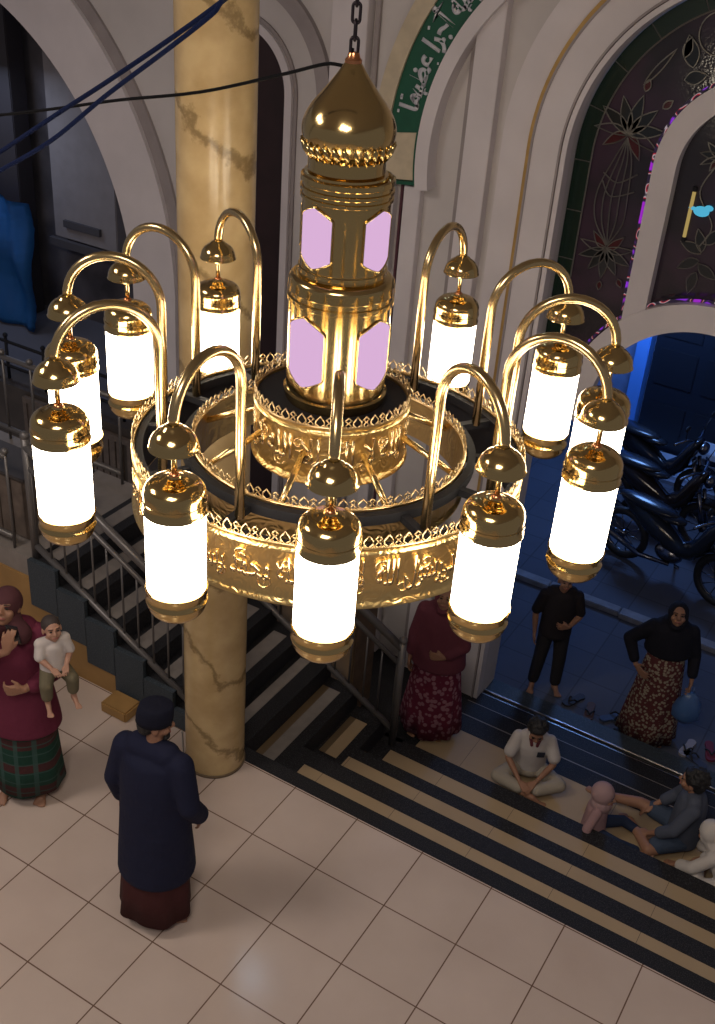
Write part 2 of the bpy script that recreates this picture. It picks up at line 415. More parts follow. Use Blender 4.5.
# left arch
LX, LZ, LR = -6.35, 1.84, 2.59
wall_piece([(LX, LZ + LR)] + arc(LX, LZ, LR, 90, 0, 48)[1:] + [(LX + LR, 0.35), (-3.35, 0.35), (-3.35, ZT), (LX, ZT)])
wall_piece([(-9.3, 0.35), (-9.3, ZT), (LX, ZT), (LX, LZ + LR)] + arc(LX, LZ, LR, 90, 180, 48)[1:] + [(LX - LR, 0.35)])
obj('wall_street', bm, M['plaster'], kind='structure')
bm = bmesh.new(); box(bm, -9.3, -3.35, WY - 0.02, WY + 0.3, -1.2, 0.35)
obj('wall_lower', bm, mat('dark_brown_cladding', (0.060, 0.048, 0.040), 0.6, var=0.3, vscale=3), kind='structure')

# left arch moulding: raised face band and groove
bm = bmesh.new(); band(bm, arc(LX, LZ, LR + 0.02, 90, 0) + [(LX + LR + 0.02, 0.36)], arc(LX - 0.12, LZ + 0.05, 3.22, 88, -2) + [(LX - 0.12 + 3.22, 0.36)], WY - 0.07, WY)
obj('trim_1', bm, M['plaster_light'], kind='structure')
bm = bmesh.new(); band(bm, arc(LX - 0.12, LZ + 0.05, 3.22, 88, -2) + [(LX + 3.10, 0.36)], arc(LX - 0.12, LZ + 0.05, 3.33, 88, -2) + [(LX + 3.21, 0.36)], WY - 0.03, WY)
obj('trim_2', bm, M['plaster_shade'], kind='structure')
# niche mouldings
for k, (r0, r1, d, m_) in enumerate(((NR + 0.005, NR + 0.07, 0.05, 'plaster_light'), (NR + 0.07, NR + 0.10, 0.02, 'plaster_shade'), (NR + 0.30, NR + 0.42, 0.05, 'plaster_shade'))):
    bm = bmesh.new()
    lo = [(NX - r0, -0.6)] if k < 2 else []; lo1 = [(NX - r1, -0.6)] if k < 2 else []
    hi = [(NX + r0, -0.6)] if k < 2 else []; hi1 = [(NX + r1, -0.6)] if k < 2 else []
    s0 = 180 if k < 2 else 118
    band(bm, lo + arc(NX, NZ, r0, s0, 0, 40) + hi, lo1 + arc(NX, NZ, r1, s0, 0, 40) + hi1, WY - d, WY)
    obj('trim_%d' % (3 + k), bm, M[m_], kind='structure')
# niche leaf: dark recessed shutter
bm = bmesh.new(); box(bm, NX - NR, NX + NR, WY + 0.26, WY + 0.32, -0.7, NZ + NR)
tall = obj('door_1', bm, mat('dark_maroon_wood', (0.028, 0.012, 0.014), 0.5, var=0.2), kind='structure')
bm = bmesh.new()
box(bm, NX - NR, NX - NR + 0.06, WY + 0.2, WY + 0.26, -0.7, NZ + 0.3); box(bm, NX + NR - 0.16, NX + NR, WY + 0.2, WY + 0.26, -0.7, NZ + 0.2)
obj('door_frame', bm, mat('blue_grey_frame_paint', (0.045, 0.05, 0.075), 0.5), tall)
# vertical pilaster mouldings between niche and window
n_ = 6
def vtrim(x0, x1, z0, z1, d, m_):
    global n_
    bm = bmesh.new(); box(bm, x0, x1, WY - d, WY, z0, z1, 0.004)
    obj('trim_%d' % n_, bm, M[m_], kind='structure'); n_ += 1
vtrim(-1.72, -1.42, -1.2, 7.3, 0.10, 'plaster_light')
vtrim(-1.40, -1.36, -1.2, 7.3, 0.03, 'plaster_shade')
vtrim(-1.06, -1.04, -1.2, 3.40, 0.05, 'maroon')
vtrim(-1.20, -1.10, -1.2, 3.38, 0.08, 'plaster_light')
vtrim(-1.02, -0.88, -1.2, 3.40, 0.07, 'plaster_light')
vtrim(-0.62, -0.58, -1.2, 5.0, 0.02, 'plaster_shade')
vtrim(-0.56, -0.36, -1.2, 5.0, 0.09, 'plaster_light')
# concentric mouldings round the big window
def ringtrim(r0, r1, d, m_, zb=-1.2, m=None):
    global n_
    bm = bmesh.new()
    band(bm, [(CX - r0, zb)] + arc(CX, CZ, r0, 180, 0, 64) + [(CX + r0, zb)], [(CX - r1, zb)] + arc(CX, CZ, r1, 180, 0, 64) + [(CX + r1, zb)], WY - d, WY)
    obj('trim_%d' % n_, bm, M[m_], kind='structure'); n_ += 1
ringtrim(1.53, 1.74, 0.05, 'plaster_light')
ringtrim(1.50, 1.53, 0.09, 'gold_paint')
ringtrim(1.485, 1.50, 0.11, 'plaster_shade')
ringtrim(1.29, 1.485, 0.10, 'plaster_light')
ringtrim(1.275, 1.29, 0.11, 'plaster_shade')
ringtrim(1.235, 1.27, 0.10, 'plaster_light')

# ---- big arched window (upper part) : window_1
win = thing('window_1', 'tall arched stained glass window with leaded flowers above the street doorway', 'window', (0, 0, 0)); del win['category']; win['kind'] = 'structure'
DX, DZ = 1.46, 2.06   # centre of the doorway arch below
yG = WY + 0.10
# glass: region inside R 1.235 above the doorway arch
bm = bmesh.new()
outer = [(CX - 1.235, 2.2)] + arc(CX, CZ, 1.235, 180, 0, 64) + [(CX + 1.235, 2.2)]
lower = arc(DX, DZ, 0.93, 8, 172, 50)
prism(bm, outer + lower, yG, yG + 0.012)
obj('glass_pane', bm, M['pane'], win)
bm = bmesh.new(); band(bm, [(CX - 1.12, 2.4)] + arc(CX, CZ, 1.12, 180, 0, 64) + [(CX + 1.12, 2.4)], [(CX - 1.234, 2.3)] + arc(CX, CZ, 1.234, 180, 0, 64) + [(CX + 1.234, 2.3)], yG - 0.012, yG)
obj('green_border', bm, M['dark_green_glass'], win)
bm = bmesh.new(); band(bm, [(CX - 0.50, 2.9)] + arc(CX, CZ + 0.03, 0.50, 180, 0, 48) + [(CX + 0.50, 2.9)], [(CX - 0.655, 2.75)] + arc(CX, CZ + 0.03, 0.655, 180, 0, 48) + [(CX + 0.655, 2.75)], WY + 0.0, yG)
obj('mullion', bm, M['plaster_light'], win)
bm = bmesh.new()
for zz in (2.75, 3.1, 3.45, 3.8): tube(bm, [(CX - 1.234, yG - 0.014, zz), (CX - 1.11, yG - 0.014, zz)], 0.004, 5)
for a in (165, 150, 135, 118, 100, 80):
    p0 = (CX + 1.234 * math.cos(R(a)), yG - 0.014, CZ + 1.234 * math.sin(R(a))); p1 = (CX + 1.11 * math.cos(R(a)), yG - 0.014, CZ + 1.11 * math.sin(R(a)))
    tube(bm, [p0, p1], 0.004, 5)
tube(bm, [(x, yG - 0.014, z) for x, z in [(CX - 1.115, 2.35)] + arc(CX, CZ, 1.115, 180, 0, 64) + [(CX + 1.115, 2.35)]], 0.006, 6)
leadbm = bm
redbm = bmesh.new(); petbm = bmesh.new()
def petal(cx, cz, ang, L, wd, fill=None, bend=0.0, inner=0.0):
    """almond outline with its base at (cx,cz) pointing along ang (degrees)"""
    a = R(ang); pts = []
    N = 9
    for s in (1, -1):
        rng = range(N + 1) if s == 1 else range(N - 1, 0, -1)
        for i in rng:
            t = i / N; u = inner + L * t; v = s * wd * math.sin(PI * t ** 0.85) + bend * t * t
            pts.append((cx + u * math.cos(a) - v * math.sin(a), cz + u * math.sin(a) + v * math.cos(a)))
    tube(leadbm, [(x, yG - 0.014, z) for x, z in pts], 0.0045, 5, closed=True)
    if fill is not None: prism(fill, pts, yG - 0.012, yG - 0.001)
def lotus(cx, cz, s, flip=1, tilt=0):
    for a, L, wd, f, bn in ((90, .24, .035, petbm, 0), (65, .22, .035, petbm, -.02), (115, .22, .035, petbm, .02), (38, .22, .035, petbm, -.05), (142, .22, .035, petbm, .05),
                           (12, .2, .03, None, -.07), (168, .2, .03, None, .07), (-20, .15, .03, redbm, -.06), (200, .15, .03, redbm, .06)):
        petal(cx, cz, flip * a + tilt, L * s, wd * s, f, bn * s * flip)
    petal(cx, cz, flip * 90 + tilt, .07 * s, .02 * s, redbm, 0, .26 * s)
    petal(cx, cz, flip * 58 + tilt, .07 * s, .02 * s, redbm, 0, .25 * s)
def stem(pts, r=0.005): tube(leadbm, catmull([(x, yG - 0.014, z) for x, z in pts], 6), r, 5)
for sx in (1, -1):
    X = lambda x: CX + sx * (x - CX)
    lotus(X(0.56), 4.02, 1.15, 1, -12 * sx)
    lotus(X(0.56), 3.24, 0.95, -1, 0)
    for k in range(5):
        stem([(X(0.56), 4.0), (X(0.50 + 0.03 * k), 3.86), (X(0.42 + 0.055 * k), 3.62), (X(0.44 + 0.05 * k), 3.42), (X(0.56), 3.26)])
    stem([(X(0.44), 3.75), (X(0.55), 3.70), (X(0.68), 3.78)]); stem([(X(0.44), 3.7), (X(0.52), 3.6), (X(0.68), 3.66)])
    petal(X(0.60), 4.35, 55 if sx > 0 else 125, 0.3, 0.02)
    petal(X(0.83), 4.55, 80 if sx > 0 else 100, 0.13, 0.03, redbm); petal(X(0.86), 4.42, 20 if sx > 0 else 160, 0.15, 0.04, petbm)
    tube(leadbm, [(x, yG - 0.014, z) for x, z in arc(X(1.02), 4.72, 0.13, 0, 350, 24)], 0.0045, 5, closed=True)
    petal(X(0.90), 4.5, 110, 0.2, 0.05, petbm)
    lotus(X(1.20), 3.98, 0.62, 1, 18 * sx)
    for zz, a in ((3.35, 150), (3.30, 200), (3.36, 100), (3.42, 40), (3.28, 320), (3.22, 250)):
        petal(X(1.22), zz, a, 0.16, 0.035, petbm, 0.03)
    stem([(X(1.2), 3.96), (X(1.12), 3.75), (X(1.25), 3.55), (X(1.2), 3.4)])
obj('lead_lines', leadbm, M['lead'], win); obj('red_petals', redbm, M['red_glass'], win); obj('dark_petals', petbm, M['petal_glass'], win)
# doorway arch band: door_2 (open doorway)
bm = bmesh.new()
band(bm, arc(DX, DZ, 0.79, 180, 0, 56), arc(DX, DZ, 0.985, 180, 0, 56), WY - 0.02, yG + 0.02)
box(bm, CX - 1.235, DX - 0.79, WY - 0.02, yG + 0.02, 1.92, DZ)
box(bm, DX + 0.79, CX + 1.235, WY - 0.02, yG + 0.02, 1.92, DZ)
for s in (1, -1):
    P = [(DX + s * (-0.985), DZ), (CX - s * 1.235, DZ), (CX - s * 1.235, 2.42)] + [(DX - s * 0.985 * math.cos(R(a)), DZ + 0.985 * math.sin(R(a))) for a in (24, 16, 8)]
    prism(bm, P, WY, yG + 0.015)
obj('door_2', bm, M['plaster_light'], kind='structure')
# LED strip on the mullion and over the doorway arch
bm = bmesh.new()
tube(bm, [(x, WY + 0.02, z) for x, z in [(CX - 0.67, 2.85), (CX - 0.67, 3.3)] + arc(CX, CZ + 0.03, 0.67, 180, 120, 20)], 0.010, 6)
ledS = thing('led_strip', 'thin strip of purple, red and white lights along window mullion and doorway arch', 'light strip')
obj('mullion_run', bm, M['led'], ledS)
bm = bmesh.new(); tube(bm, [(x, WY + 0.02, z) for x, z in arc(DX, DZ, 1.005, 158, 60, 40)], 0.011, 6)
obj('arch_run', bm, M['led'], ledS)
# glowing cyan shape and yellow streak, added to imitate reflections in the pane
lm = thing('cyan_reflection', 'small glowing cyan reflection shape at the inner pane of the arched window', 'lamp', (1.16, yG - 0.02, 3.63))
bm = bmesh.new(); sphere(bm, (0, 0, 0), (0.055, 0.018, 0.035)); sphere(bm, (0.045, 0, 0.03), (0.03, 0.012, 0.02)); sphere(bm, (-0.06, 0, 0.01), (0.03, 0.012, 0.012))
obj('lens', bm, M['cyan_glint'], lm, True)  # glowing blobs drawn as a reflection, no real lens
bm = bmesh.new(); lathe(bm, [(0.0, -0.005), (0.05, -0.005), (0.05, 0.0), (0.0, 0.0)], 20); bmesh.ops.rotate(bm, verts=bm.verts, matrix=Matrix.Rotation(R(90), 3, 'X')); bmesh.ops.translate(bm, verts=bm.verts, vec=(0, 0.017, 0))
obj('housing', bm, M['black_metal'], lm)  # dark disc backing the added reflection shape
tb = thing('yellow_reflection', 'slim yellowish glowing reflection streak standing upright in the inner window pane', 'lamp', (1.085, yG - 0.02, 3.6))
bm = bmesh.new(); tube(bm, [(0, 0, -0.16), (0, 0, 0.15)], 0.012, 10); obj('yellow_streak', bm, emitter('dull_yellow_glint', (0.42, 0.30, 0.10), 0.9), tb, True)
bm = bmesh.new(); tube(bm, [(0, 0, 0.15), (0, 0, 0.18)], 0.015, 10); tube(bm, [(0, 0, -0.19), (0, 0, -0.16)], 0.015, 10); obj('streak_end', bm, M['black_metal'], tb)

# wall lamp high above the niche
wlmp = thing('wall_lamp', 'small round bluish white lamp high on the street wall', 'lamp', (-2.2, WY, 7.0))
bm = bmesh.new(); lathe(bm, [(0, 0), (0.19, 0), (0.19, 0.03), (0.17, 0.05), (0.0, 0.05)], 32); bmesh.ops.rotate(bm, verts=bm.verts, matrix=Matrix.Rotation(R(90), 3, 'X')); obj('housing', bm, M['black_metal'], wlmp)
bm = bmesh.new(); lathe(bm, [(0, 0.05), (0.16, 0.05), (0.15, 0.07), (0.0, 0.085)], 32); bmesh.ops.rotate(bm, verts=bm.verts, matrix=Matrix.Rotation(R(90), 3, 'X')); obj('diffuser', bm, emitter('bluish_lamp', (0.55, 0.8, 1.0), 14), wlmp, True)
# ---- calligraphy arch
GX, GZ = 0.75, 3.66
cal = thing('calligraphy_arch', 'curved green arch panel with white Arabic calligraphy and cream border', 'sign')
bm = bmesh.new(); band(bm, arc(GX, GZ, 1.665, 175, 118, 48), arc(GX, GZ, 1.93, 177, 118, 48), WY - 0.09, WY)
obj('green_panel', bm, M['green_paint'], cal)
bm = bmesh.new()
band(bm, arc(GX, GZ, 1.93, 182, 118, 48), arc(GX, GZ, 2.06, 181, 118, 48), WY - 0.11, WY - 0.0)
band(bm, arc(GX, GZ, 1.69, 187, 175, 10), arc(GX, GZ, 2.06, 187, 176.5, 10), WY - 0.085, WY - 0.0)
obj('cream_border', bm, M['plaster_cream'], cal)
bm = bmesh.new(); band(bm, arc(GX, GZ, 1.56, 189, 118, 48), arc(GX, GZ, 1.665, 189, 118, 48), WY - 0.14, WY)
obj('white_rim', bm, M['plaster_light'], cal)
bm = bmesh.new(); band(bm, arc(GX, GZ, 1.667, 188, 175, 10), arc(GX, GZ, 1.69, 188, 175, 10), WY - 0.12, WY)
band(bm, arc(GX, GZ, 1.68, 188, 187.2, 3), arc(GX, GZ, 2.06, 188, 187.2, 3), WY - 0.11, WY)
obj('green_outline', bm, M['green_paint'], cal)
def text_on_arc(s, r0, hgt, a_start, direction, y, cx, cz, size, scale_x=1.0):
    """letters along the arc; the text's left end at angle a_start (deg)"""
    me = text_mesh(s, size, 0.0, off=0.011)
    zs = [v.co.y for v in me.vertices]; mn, mx = min(zs), max(zs)
    x0 = min(v.co.x for v in me.vertices); x1 = max(v.co.x for v in me.vertices)
    for v in me.vertices:
        t = (v.co.x - x0) / (x1 - x0) * scale_x; h = (v.co.y - mn) / (mx - mn) * hgt
        a = R(a_start) + direction * t / (r0 + hgt / 2); r = r0 + h
        v.co = (cx + r * math.cos(a), y, cz + r * math.sin(a))
    bm = bmesh.new(); bm.from_mesh(me)
    g = bmesh.ops.extrude_face_region(bm, geom=bm.faces[:])
    bmesh.ops.translate(bm, verts=[v for v in g['geom'] if isinstance(v, bmesh.types.BMVert)], vec=(0, 0.008, 0))
    return bm
bm = text_on_arc(shape_ar('فسيؤتيه أجرا عظيما'), 1.68, 0.25, 170.8, -1, WY - 0.098, GX, GZ, 0.30, 1.30)
rnd = random.Random(3)
for i in range(9):
    a = rnd.uniform(130, 172); r = rnd.choice((1.70, 1.88, 1.905)); x, z = GX + r * math.cos(R(a)), GZ + r * math.sin(R(a)); q = rnd.uniform(0.5, 1.1)
    box(bm, x - 0.009 * q, x + 0.009 * q, WY - 0.098, WY - 0.09, z - 0.013 * q, z + 0.013 * q)
obj('lettering', bm, M['letter_white'], cal)

# ---- behind the left arch: porch wall, tarp, panel
bm = bmesh.new(); box(bm, -9.3, -4.6, 4.7, 4.85, -1.2, 7.0)
obj('wall_porch', bm, mat('smoky_marble', (0.085, 0.078, 0.085), 0.4, var=0.45, vscale=2.2), kind='structure')
bm = bmesh.new(); box(bm, -9.3, -3.3, 3.1, 4.85, 0.25, 0.33); obj('floor_porch', bm, mat('porch_paving', (0.10, 0.10, 0.12), 0.6), kind='structure')
tp = thing('wall_cabinet', 'pale grey boxed wall unit with dark ledge seen through left arch', 'cabinet', (-6.05, 4.7, 2.2))
bm = bmesh.new(); box(bm, -0.48, 0.48, -0.16, 0.0, -0.85, 1.6, 0.01); obj('body', bm, mat('pale_grey_panel', (0.24, 0.22, 0.22), 0.6, var=0.08), tp)
bm = bmesh.new(); box(bm, -0.52, 0.52, -0.22, -0.16, -0.95, -0.86); box(bm, -0.30, 0.25, -0.20, -0.16, -0.70, -0.62); obj('ledge', bm, mat('dark_ledge', (0.07, 0.065, 0.07), 0.6), tp)
# tarp
bm = bmesh.new(); NXg, NZg = 26, 30; g = []
for i in range(NXg + 1):
    row = []
    for j in range(NZg + 1):
        x = -8.6 + 2.22 * i / NXg; z = 0.02 + 1.50 * j / NZg
        y = 4.0 + 0.05 * math.sin(x * 13 + z * 2) + 0.035 * math.sin(z * 7 + x * 4) + rnd.uniform(-0.008, 0.008)
        row.append(bm.verts.new((x, y, z + 0.34)))
    g.append(row)
for i in range(NXg):
    for j in range(NZg): bm.faces.new((g[i][j], g[i + 1][j], g[i + 1][j + 1], g[i][j + 1]))
r_ = bmesh.ops.solidify(bm, geom=bm.faces[:], thickness=0.012)
o = obj('tarpaulin', bm, mat('blue_tarpaulin', (0.03, 0.17, 0.48), 0.35, bump=0.2, bscale=5), smooth=True)
tag(o, 'bright blue tarpaulin hanging inside the left arch', 'tarpaulin')
pp = thing('porch_post', 'dark porch post with ochre face behind the left arch', 'post', (-7.0, 4.45, 0.33))
bm = bmesh.new(); box(bm, -0.17, 0.17, -0.12, 0.12, 0, 4.3, 0.01); obj('shaft', bm, mat('dark_post', (0.03, 0.026, 0.03), 0.5), pp)
bm = bmesh.new(); box(bm, -0.30, -0.17, -0.14, 0.10, 1.3, 4.3, 0.01); obj('face_board', bm, mat('brown_board', (0.13, 0.08, 0.035), 0.6), pp)
# arch sill with railing
sr = thing('arch_sill_railing', 'dark metal railing on the sill of the left arch', 'railing', (0, 0, 0))
bm = bmesh.new()
for z in (0.50, 0.78): tube(bm, [(-8.6, WY + 0.1, z), (-4.0, WY + 0.1, z)], 0.018, 8)
obj('rail', bm, M['black_metal'], sr, True)
for k in range(9):
    bm = bmesh.new(); x = -8.4 + k * 0.54; tube(bm, [(x, WY + 0.1, 0.35), (x, WY + 0.1, 0.82)], 0.018, 8); sphere(bm, (x, WY + 0.1, 0.85), 0.028, 10, 6); obj('post', bm, M['black_metal'], sr, True)
# wooden louvre shutters on the lower wall
def shutter(x, wd, z0, z1, label):
    t = thing('louvre_shutter', label, 'shutter', (x, WY - 0.02, z0))
    bm = bmesh.new(); h = z1 - z0
    for a, b in ((0, 0.05), (wd - 0.05, wd)): box(bm, a, b, -0.05, 0, 0, h)
    box(bm, 0.05, wd - 0.05, -0.05, 0, 0, 0.06); box(bm, 0.05, wd - 0.05, -0.05, 0, h - 0.06, h); obj('frame', bm, M['shut'], t)
    bm = bmesh.new(); n = int((wd - 0.1) / 0.09)
    for i in range(n):
        xx = 0.055 + i * 0.09; box(bm, xx, xx + 0.07, -0.035 - 0.004 * (i % 2), -0.005, 0.06, h - 0.06)
    obj('slat', bm, M['shut'], t)
M['shut'] = mat('weathered_brown_wood', (0.13, 0.10, 0.08), 0.6, var=0.25, vscale=14)
shutter(-5.35, 0.60, -0.60, 0.30, 'brown slatted wooden shutter on the lower wall, left of the other one')
shutter(-4.48, 0.62, -0.68, 0.25, 'brown slatted wooden shutter on the lower wall between two left lanterns')
lk_ = thing('plank_cabinet', 'low cabinet of dark vertical planks standing on the stair landing', 'cabinet', (-3.05, 0.34, 0.90))
bm = bmesh.new(); box(bm, -0.45, 0.45, -0.15, 0.15, 0, 0.52, 0.006); obj('body', bm, M['shut'], lk_)
bm = bmesh.new()
for i in range(7): box(bm, -0.45 + i * 0.129, -0.45 + i * 0.129 + 0.115, -0.165, -0.15, 0.02, 0.50, 0.003)
for i in range(2): box(bm, 0.45, 0.462, -0.14 + i * 0.145, -0.14 + i * 0.145 + 0.13, 0.02, 0.50, 0.003)
obj('planks', bm, M['shut'], lk_)
bm = bmesh.new(); box(bm, -0.47, 0.47, -0.175, 0.17, 0.52, 0.545, 0.004); obj('top_board', bm, mat('dark_top_board', (0.05, 0.045, 0.045), 0.5), lk_)

# ---- entrance steps going down to the street (L-shaped well)
YE = [0.0, 0.12, 0.51, 0.89, 1.335, 2.08, 2.45, 2.80]
ZL = [0.0, -0.17, -0.34, -0.51, -0.68, -0.85, -1.02]
XL = [-0.80, -0.53, -0.27, 0.0, 0.16]
SY = 1.30       # far side of the stair flight
es = thing('entrance_steps', 'dark granite entrance steps with tan tile strips leading down to street', 'steps')
GR, TT = M['granite'], M['tan_tile']
bm = bmesh.new(); box(bm, -0.80, 7, 0.0, 0.12, -0.17, 0.0); box(bm, -0.80, -0.53, 0.12, SY, -0.17, 0.0)
obj('step', bm, GR, es)
tan = {1: (-0.16, 0.12, 0.36), 2: (-0.02, 0.51, 0.77), 3: (0.13, 0.89, 1.18), 4: (0.20, 1.335, 1.885), 5: (0.16, 2.08, 2.27), 6: (0.16, 2.45, 2.64)}
for n in range(1, 7):
    z = ZL[n]; x0 = XL[min(n, 4)]
    bm = bmesh.new()
    if n < 4:
        box(bm, x0, 7, YE[n], YE[n + 1], z - 0.18, z); box(bm, x0, XL[n + 1], YE[n + 1], SY, z - 0.18, z)
    else:
        box(bm, -3.3 if n == 4 else -3.3, 7, YE[n], YE[n + 1], z - 0.18, z)
        if n == 4: box(bm, 0.16, 0.30, 1.30, 1.335, z - 0.18, z)
    obj('step', bm, GR, es)
    a, b, c = tan[n]
    bm = bmesh.new(); box(bm, a, 6.9, b + 0.001, c, z, z + 0.004); obj('tan_strip', bm, TT if n < 5 else M['tread_grey'], es)
bm = bmesh.new(); box(bm, -0.75, -0.66, 0.13, SY - 0.12, 0.0, 0.004); obj('grey_tread', bm, M['tread_grey'], es)
bm = bmesh.new(); box(bm, -0.465, -0.365, 0.26, 1.18, -0.17, -0.166); obj('grey_tread', bm, M['tread_grey'], es)
bm = bmesh.new(); box(bm, -0.525, -0.465, 0.26, 1.18, -0.17, -0.166); obj('brown_tread', bm, M['tread_brown'], es)
bm = bmesh.new(); box(bm, -0.19, -0.09, 0.70, 1.16, -0.34, -0.336); obj('tan_tread', bm, M['tan_tile'], es)
bm = bmesh.new(); box(bm, -0.245, -0.19, 0.70, 1.16, -0.34, -0.336); obj('brown_tread', bm, M['tread_brown'], es)
bm = bmesh.new(); box(bm, CX - 1.24, CX + 1.24, 2.80, 3.10, -1.2, -1.06); obj('trim_40', bm, M['granite_blue'], kind='structure')
# metal door track at the threshold
tr = thing('door_track', 'shiny double metal track along the street threshold', 'door track', (0, 0, 0))
bm = bmesh.new(); box(bm, CX - 1.24, CX + 1.24, 2.80, 2.815, -1.06, -1.02, 0.003); box(bm, CX - 1.24, CX + 1.24, 2.86, 2.875, -1.06, -1.02, 0.003)
steel = mat('worn_steel', (0.55, 0.54, 0.52), 0.28, 1.0, var=0.2, vscale=9)
obj('rail', bm, steel, tr)
bm = bmesh.new(); box(bm, CX - 1.24, CX + 1.24, 2.79, 2.89, -1.06, -1.05); obj('base_plate', bm, M['black_metal'], tr)

# ---- staircase climbing to the left
sc = thing('staircase', 'dark stone staircase climbing left behind the marble column', 'staircase')
RUN, RISE, X0 = 0.27, 0.15, -0.80
NS = 6
for k in range(NS):
    xa = X0 - RUN * (k + 1); xb = X0 - RUN * k; z = RISE * (k + 1)
    bm = bmesh.new(); box(bm, xa, xb, 0.02, SY, z - 0.17, z); obj('step', bm, M['granite'], sc)
    bm = bmesh.new(); box(bm, xa + 0.055, xb - 0.09, 0.13, SY - 0.12, z, z + 0.004); obj('grey_tread', bm, M['tread_grey'], sc)
    bm = bmesh.new(); lo = max(0.0, z - 0.46) + (0.0 if k > 1 else 0.02)
    box(bm, xa - 0.005, xb, -0.012, 0.03, max(z - 0.40, 0.005), z + 0.01); obj('side_cladding', bm, M['granite_blue'], sc)
bm = bmesh.new(); xe = X0 - RUN * NS; box(bm, xe - 2.2, xe, 0.02, SY, RISE * NS - 0.17, RISE * NS); obj('landing', bm, M['tread_grey'], sc)
bm = bmesh.new(); prism(bm, [(X0, 0), (X0, 0.03), (xe, RISE * NS - 0.17), (xe - 2.2, RISE * NS - 0.17), (xe - 2.2, 0)], 0.0, 0.04)
obj('side_wall', bm, M['ochre'], sc)
def flight_rail(name, label, y, xs0, xs1, hand=True, npost=None):
    t = thing(name, label, 'railing')
    zl = lambda x: RISE + (X0 - x) / RUN * RISE
    rm = M['rail_metal']
    bm = bmesh.new(); L = [(xs0, y, zl(xs0) - 0.02), (xs1, y, zl(xs1) - 0.02)]
    tube(bm, L, 0.026, 8); obj('bottom_rail', bm, rm, t, True)
    bm = bmesh.new(); tube(bm, [(p[0], p[1], p[2] + 0.66) for p in L], 0.02, 8); obj('middle_rail', bm, rm, t, True)
    bm = bmesh.new(); tube(bm, [(p[0], p[1], p[2] + 0.82) for p in L], 0.032, 10); obj('handrail', bm, rm, t, True)
    n = int((xs0 - xs1) / 0.135)
    for i in range(n + 1):
        x = xs0 - 0.03 - i * 0.135; bm = bmesh.new(); tube(bm, [(x, y, zl(x) - 0.03), (x, y, zl(x) + 0.64)], 0.008, 6); obj('baluster', bm, rm, t, True)
    for x in (xs0, xs1):
        bm = bmesh.new(); tube(bm, [(x, y, zl(x) - 0.16), (x, y, zl(x) + 0.86)], 0.03, 10); sphere(bm, (x, y, zl(x) + 0.88), 0.035, 12, 8); obj('newel_post', bm, rm, t, True)
M['rail_metal'] = mat('grey_painted_rail', (0.16, 0.15, 0.145), 0.4, 0.5)
flight_rail('stair_railing', 'grey metal stair railing on the near side, left of the column', 0.06, -0.86, -2.40)
lr = thing('landing_railing', 'dark metal railing round the upper stair landing at far left', 'railing')
for nm, z in (('bottom_rail', 1.00), ('handrail', 1.68)):
    for y in (0.06, SY - 0.05):
        bm = bmesh.new(); tube(bm, [(-2.62, y, z), (-4.55, y, z)], 0.024, 8); obj(nm, bm, M['rail_metal'], lr, True)
for k in range(7):
    for y in (0.06, SY - 0.05):
        x = -2.62 - 0.32 * k; bm = bmesh.new(); tube(bm, [(x, y, 0.9), (x, y, 1.70)], 0.012, 6); sphere(bm, (x, y, 1.72), 0.03, 10, 6); obj('post', bm, M['rail_metal'], lr, True)
flight_rail('stair_railing', 'grey metal stair railing along the far side of the flight', SY - 0.05, 0.10, -2.40)
# low wooden block by the stair foot
bm = bmesh.new(); box(bm, -1.60, -1.36, -0.20, -0.02, 0, 0.09, 0.012)
o = obj('wooden_block', bm, M['ochre']); tag(o, 'low ochre block on the floor tiles at the stair wall', 'block')
# cabinets behind the far railing
for k, (x, wd, h, lb) in enumerate(((-0.62, 0.42, 1.15, 'tall brown wooden cupboard behind the far railing'), (-1.12, 0.42, 1.0, 'brown wooden cupboard partly hidden by the chandelier band'))):
    t = thing('cupboard', lb, 'cupboard', (x, 1.62, -0.68))
    bm = bmesh.new(); box(bm, -wd / 2, wd / 2, -0.17, 0.17, 0, h, 0.008); obj('body', bm, mat('brown_cupboard', (0.15, 0.10, 0.06), 0.55, var=0.2, vscale=10), t)
    for s in (-1, 1):
        bm = bmesh.new(); box(bm, s * wd / 4 - wd / 4 + 0.01, s * wd / 4 + wd / 4 - 0.01, -0.19, -0.17, 0.05, h - 0.05, 0.004); d_ = obj('door', bm, mat('brown_door', (0.20, 0.135, 0.075), 0.5), t)
        bm = bmesh.new(); sphere(bm, (-s * 0.02 + 0.0, -0.2, h * 0.55), 0.012, 8, 6); obj('knob', bm, M['black_metal'], d_)

# ---- marble column
col = thing('marble_column', 'round yellow marble column standing at the stair foot', 'column', (-0.63, -0.09, 0))
bm = bmesh.new(); lathe(bm, [(0.0, 0.0), (0.205, 0.0), (0.205, 7.3), (0, 7.3)], 64)
obj('shaft', bm, M['marble'], col); auto(bpy.context.scene.objects[-1] if False else col.children[0])
bm = bmesh.new(); lathe(bm, [(0.2, 0.0), (0.213, 0.0), (0.213, 0.02), (0.2, 0.02)], 64, closed=True)
obj('base_ring', bm, M['tread_brown'], col, True)
bm = bmesh.new(); tube(bm, catmull([(-0.17, -0.135, 0.01), (-0.172, -0.14, 0.12), (-0.168, -0.15, 0.26), (-0.14, -0.19, 0.30)], 5), 0.006, 6)
obj('cable', bm, mat('grey_wire', (0.3, 0.29, 0.28), 0.5), col, True)

